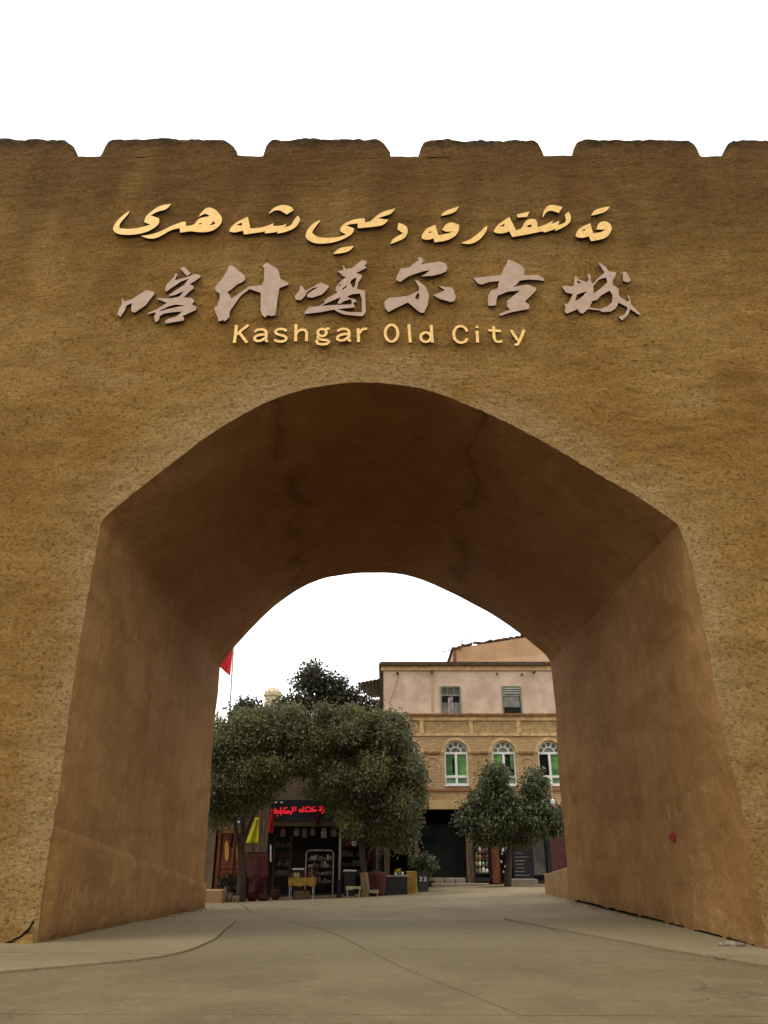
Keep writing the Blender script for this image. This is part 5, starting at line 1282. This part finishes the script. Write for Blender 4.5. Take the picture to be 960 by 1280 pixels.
# left big tree B (slim trunk)
b = place(456, 33.3)
tb_ = thing('street_tree', b, 'wide drooping street tree with slim pale-footed trunk left of the brick building', 'tree')
mb = MB(); YT = 33.3
limb(mb, [at(454.5, 1092, YT), at(453, 1070, YT), at(450, 1040, YT), at(452, 1000, YT)], .125, .08, 12)
limb(mb, [at(452, 1010, YT), at(440, 985, YT), at(425, 950, YT)], .07, .03); limb(mb, [at(452, 1005, YT), at(468, 980, YT), at(490, 950, YT)], .07, .03); limb(mb, [at(452, 1005, YT), at(455, 970, YT), at(450, 930, YT)], .07, .02)
mb.build('trunk', M['bark'], tb_, smooth=True)
mb = MB(); limb(mb, [b + Vector((0, 0, -.05)), at(456, 1104, YT), at(454.5, 1090.5, YT)], .19, .15, 12); mb.build('trunk_foot', M['barkpale'], tb_, smooth=True)
B = [lobe(402, 925, YT, 36, 28, 1.6), lobe(445, 922, YT+.2, 38, 28, 1.8), lobe(484, 930, YT, 32, 32, 1.7), lobe(500, 965, YT-.2, 25, 40, 1.5), lobe(462, 970, YT-.6, 36, 28, 1.5), lobe(425, 968, YT-.4, 30, 22, 1.4), lobe(497, 1008, YT-.4, 27, 32, 1.3), lobe(455, 1005, YT+.3, 30, 22, 1.2, .7), lobe(482, 1028, YT-.2, 30, 20, 1.1, .7), lobe(398, 958, YT-.2, 22, 16, 1.2), lobe(510, 1033, YT-.1, 14, 18, .8), lobe(437, 1022, YT-.8, 9, 20, .4, 1.2), lobe(440, 1036, YT-.9, 9, 8, .4, 1), lobe(405, 985, YT-.3, 20, 14, 1.0), lobe(430, 1000, YT-.3, 24, 14, 1.0), lobe(470, 905, YT, 22, 14, 1), lobe(420, 902, YT, 20, 12, 1), lobe(478, 1045, YT, 24, 14, .9, .8), lobe(505, 1048, YT-.2, 14, 14, .8, .7), lobe(388, 930, YT, 20, 22, 1.2), lobe(515, 975, YT, 12, 26, 1), lobe(405, 888, YT, 15, 9, .8, .5), lobe(440, 892, YT, 16, 9, .8, .5), lobe(488, 902, YT, 15, 11, .9, .5), lobe(505, 930, YT, 14, 14, .9, .6), lobe(522, 1000, YT, 8, 14, .7, .5)]
leaves('crown', B, 100000, .15, M['leafA'], tb_, 4, cluster=.17, shell=.35)
# right tree
YT = 38.5; b = place(634.5, YT)
tc_ = thing('street_tree', b, 'smaller round-crowned street tree in front of the brick building arched windows', 'tree')
mb = MB(); limb(mb, [b + Vector((0, 0, -.05)), at(636, 1080, YT), at(637, 1040, YT)], .17, .12, 12)
for u, v in ((600, 1010), (625, 990), (655, 1000), (675, 1010), (610, 1030), (665, 985)): limb(mb, [at(636, 1052, YT), at((636+u)/2, (1040+v)/2, YT), at(u, v, YT)], .07, .02, 6)
mb.build('trunk', M['bark'], tc_, smooth=True)
D_ = [lobe(619, 981, YT, 20, 20, 1.1), lobe(603, 1005, YT, 22, 22, 1.2), lobe(630, 1010, YT-.3, 28, 28, 1.3), lobe(668, 985, YT, 13, 20, .9), lobe(675, 1012, YT, 20, 18, 1.1), lobe(594, 1030, YT-.2, 20, 15, 1), lobe(625, 1038, YT-.3, 28, 15, 1.1), lobe(660, 1032, YT-.2, 26, 15, 1.1), lobe(692, 1026, YT, 14, 13, .9), lobe(620, 966, YT, 11, 9, .7, .8), lobe(583, 1012, YT, 9, 7, .5, .6), lobe(697, 1036, YT, 9, 7, .5, .6), lobe(650, 1012, YT, 12, 10, .9), lobe(700, 1015, YT, 9, 9, .6, .5), lobe(578, 1024, YT, 7, 8, .6, .4), lobe(668, 966, YT, 8, 7, .5, .6), lobe(608, 1050, YT, 14, 7, .7, .5), lobe(650, 1050, YT, 14, 7, .7, .5)]
leaves('crown', D_, 40000, .19, M['leafB'], tc_, 5, drop=.7, cluster=.16, shell=.35, asp=.4)
hl = thing('tree_ornament', at(691, 1002, YT-1.3), 'little pink and white paper ornament hanging in the round-crowned tree', 'ornament')
p = at(691, 1002, YT-1.3)
MB().lathe(p.x, p.y, [(.02, p.z-.16), (.1, p.z-.08), (.1, p.z+.06), (.02, p.z+.12)], 10).build('paper_ball', M['white'], hl)
MB().lathe(p.x+.06, p.y-.05, [(.02, p.z-.3), (.05, p.z-.26), (.05, p.z-.18), (.02, p.z-.16)], 8).build('tassel', pinkm, hl)
MB().tube([(p.x, p.y, p.z+.1), (p.x, p.y, p.z+.7)], .008, 5).build('string', M['white'], hl)
# dark trees behind
YT = 42.5
for (tr_, lobes, seed, lab) in ((400, [(395, 868, 34, 26), (385, 850, 18, 16), (424, 875, 34, 24), (450, 888, 24, 20), (370, 885, 22, 16), (412, 858, 22, 14), (393, 838, 9, 9), (468, 900, 16, 18)], 6, 'dark loose-leaved tree rising above the left tree crowns'),
                                (318, [(310, 886, 13, 10), (303, 893, 16, 8), (322, 893, 12, 9), (355, 885, 12, 12), (348, 893, 16, 8)], 8, 'dark tree top peeping round the little domed tower')):
    Yq = YT if tr_ == 400 else 44; b = Vector((X(tr_, 900, Yq), Yq, -.45))
    t = thing('background_tree', b, lab, 'tree')
    mb = MB(); top = at(tr_, 875, Yq); limb(mb, [b, b.lerp(top, .5) + Vector((.1, 0, 0)), top], .25, .06, 10)
    for u, v, ru, rv in lobes: limb(mb, [b.lerp(top, .75), at((u+tr_)/2, 890, Yq), at(u, v, Yq)], .06, .015, 6)
    mb.build('trunk', M['bark'], t, smooth=True)
    leaves('crown', [lobe(u, v, Yq, ru, rv, 1.0) for u, v, ru, rv in lobes], 8500 if tr_ == 400 else 4000, .21, M['leafC'], t, seed, cluster=.22, shell=.2, asp=.55)
# planter with bushy plant, bin-like with two white marks
Y = 36.2; b = place(529.5, Y)
pp = thing('planter', b, 'dark grey square planter with two white marks and a leafy plant', 'planter')
x0, x1, z1_ = X(521, 1095, Y), X(537, 1095, Y), Z(1088, Y)
mb = MB(); mb.add([(x0+.06, Y, b.z), (x1-.06, Y, b.z), (x1-.06, Y+.5, b.z), (x0+.06, Y+.5, b.z), (x0, Y-.04, z1_), (x1, Y-.04, z1_), (x1, Y+.54, z1_), (x0, Y+.54, z1_)], [(3,2,1,0), (4,5,6,7), (0,1,5,4), (1,2,6,5), (2,3,7,6), (3,0,4,7)]); mb.build('box', simple('charcoal', (.06, .06, .06), (.04, .04, .04), 4, .6), pp)
for u in (526, 531.5):
    tq = off(u-2, 1096, 1.0); strokes_piece('white_mark', [[(0, .6), (3, .6), (3, 5), (.3, 5)], [(1, 2.8), (3, 2.8)]], .045, tq, M['white'], pp, Yf=Y-.06, th=.03)
leaves('plant', [lobe(526, 1078, Y+.2, 11, 7, .4), lobe(534, 1080, Y+.2, 9, 7, .4)], 1500, .16, M['leafB'], pp, 11, cluster=.07, plain=True)
# tan box, pots and sacks by the left foot
Y = 31.8; b = place(266, Y); o = MB().cbox(X(246, 1118, Y), X(277, 1118, Y), Y, Y+.9, b.z-.05, Z(1112.5, Y), .03).build('stone_bench', M['plaster2']); tag(o, 'low orange-tan masonry bench at the left just inside the arch', 'bench')
for k, (u, Y, r, h, m_, lab) in enumerate(((283, 33.6, .16, .55, 'goods2', 'dark vase-shaped pot left of the forked trunk'), (290, 33.2, .13, .35, 'goods1', 'squat brown pot before the carved door'), (316, 33.2, .2, .3, 'redd', 'dark red bundle at the foot of the forked tree'), (330, 33.4, .26, .28, 'goods3', 'broad red basket left of the market table'), (345, 33.8, .2, .45, 'goods3', 'tall red basket close beside the market table'))):
    b = place(u, Y); o = MB().lathe(0, 0, [(r*.6, 0), (r, h*.35), (r*.9, h*.7), (r*.55, h*.88), (r*.65, h)], 14).build('pot', M[m_]); o.location = b; tag(o, lab, 'pot' if k < 2 else 'basket')
b = place(300, 32.9); o = MB().cbox(X(290, 1122, 32.2), X(298, 1122, 32.2), 32.2, 32.5, place(294, 32.2).z, Z(1120, 32.2), .02).build('stone_block', M['stone']); tag(o, 'small pale stone block on the street beside the bench', 'stone block')
b = place(286, 33.9); pt = thing('potted_plant', b, 'dark low potted shrub in front of the carved door', 'potted plant')
MB().lathe(b.x, b.y, [(.14, b.z), (.2, b.z+.3), (.21, b.z+.32)], 12).build('pot', M['wood'], pt)
leaves('foliage', [((b.x, b.y, b.z+.6), (.3, .3, .3), 1)], 900, .13, M['leafC'], pt, 12, cluster=.06, plain=True)

# ------------------------------------------------------------------ flag and domed tower
YF = 56.0; fb = Vector((X(290.5, 900, YF), YF, -.45))
fl = thing('flag_pole', fb, 'slim white flagpole rising above the left trees', 'flagpole')
top = at(292.5, 800, YF); MB().tube([fb, Vector((top.x, YF, top.z))], [.09, .045], 10).build('pole', simple('weathered_grey_paint', (.30, .29, .26), (.22, .21, .19), 3), fl, smooth=True)
cloth_tri('flag', [(270, 806), (291.5, 806), (288.5, 846), (266, 826)], YF-.05, M['red'], 'plain red flag hanging in folds from the white flagpole', 'flag', th=.02, wav=.22)
YM = 62.0
c = at(340, 880, YM); mt = thing('domed_tower', (c.x, YM, -.45), 'small cream domed tower above the tree tops', 'tower')
s = (at(341, 880, YM)-at(340, 880, YM)).x; z = lambda v: Z(v, YM)
MB().lathe(c.x, YM, [(9.5*s, -.45), (9.5*s, z(893)), (8.2*s, z(892.5)), (8.2*s, z(883))], 20).build('shaft', M['minaret'], mt)
for k in range(8):
    a0 = 2*math.pi*k/8+.39; rr = 8.6*s
    MB().cbox(c.x+rr*math.cos(a0)-.13, c.x+rr*math.cos(a0)+.13, YM+rr*math.sin(a0)-.13, YM+rr*math.sin(a0)+.13, z(893), z(884), .01).build('lantern_pier', M['minaret'], mt)
MB().lathe(c.x, YM, [(9.4*s, z(884)), (9.8*s, z(882)), (9.8*s, z(877)), (9.2*s, z(876)), (9.2*s, z(872)), (11.2*s, z(870)), (11.2*s, z(868.2)), (10*s, z(868))], 24).build('lantern_drum', M['minaret'], mt)
MB().lathe(c.x, YM, [(10*s, z(868)), (9.6*s, z(865.5)), (7.8*s, z(863)), (4.5*s, z(861.3)), (1*s, z(860.6)), (.8*s, z(859.5)), (.1*s, z(859))], 24).build('dome', simple('pale_dome', (.62, .55, .38), (.5, .43, .28), 4), mt, smooth=True)
for k in range(10):
    a0 = 2*math.pi*k/10; mb = MB(); pr = [(10.1, 868), (9.7, 865.5), (7.9, 863), (4.6, 861.2), (1.2, 860.4)]
    mb.tube([(c.x+r_*s*math.cos(a0), YM+r_*s*math.sin(a0), z(v)) for r_, v in pr], .035, 5).build('dome_rib', M['ochre'], mt)
o = MB().lathe(c.x, YM, [(8.3*s, z(893)), (8.3*s, z(884))], 16).build('dark_opening', M['interior'], mt)

# ------------------------------------------------------------------ loose grit on the concrete
gr_ = random.Random(5); mb = MB()
for k in range(900):
    if k < 330: y = gr_.uniform(12.5, 25); x = right_wall(max(0, (y-Y1)/(Y2-Y1)), .1) - abs(gr_.gauss(0, .16)) - .06
    elif k < 560: y = gr_.uniform(12.5, 25); x = left_wall(max(0, (y-Y1)/(Y2-Y1)), .1) + abs(gr_.gauss(0, .16)) + .14
    else: y = gr_.uniform(6, 30); x = gr_.uniform(-5, 5)
    r = gr_.uniform(.006, .022) if k < 560 else gr_.uniform(.004, .011)
    z = zg(x, y) + .03 + .012*noise.noise(Vector((x*.5, y*.5, 3)))
    a = gr_.uniform(0, 6.28); q = [(x+r*math.cos(a+t), y+r*math.sin(a+t)*gr_.uniform(.6, 1), z-.03) for t in (0, 1.57, 3.14, 4.71)]
    mb.add(q + [(x+r*.2, y, z-.03+r*1.1+.02*(k < 560))], [(0,1,4), (1,2,4), (2,3,4), (3,0,4)])
o = mb.build('grit', M['stone'], None); o['kind'] = 'stuff'; o['label'] = 'loose grit and plaster crumbs scattered over the concrete'; o['category'] = 'grit'
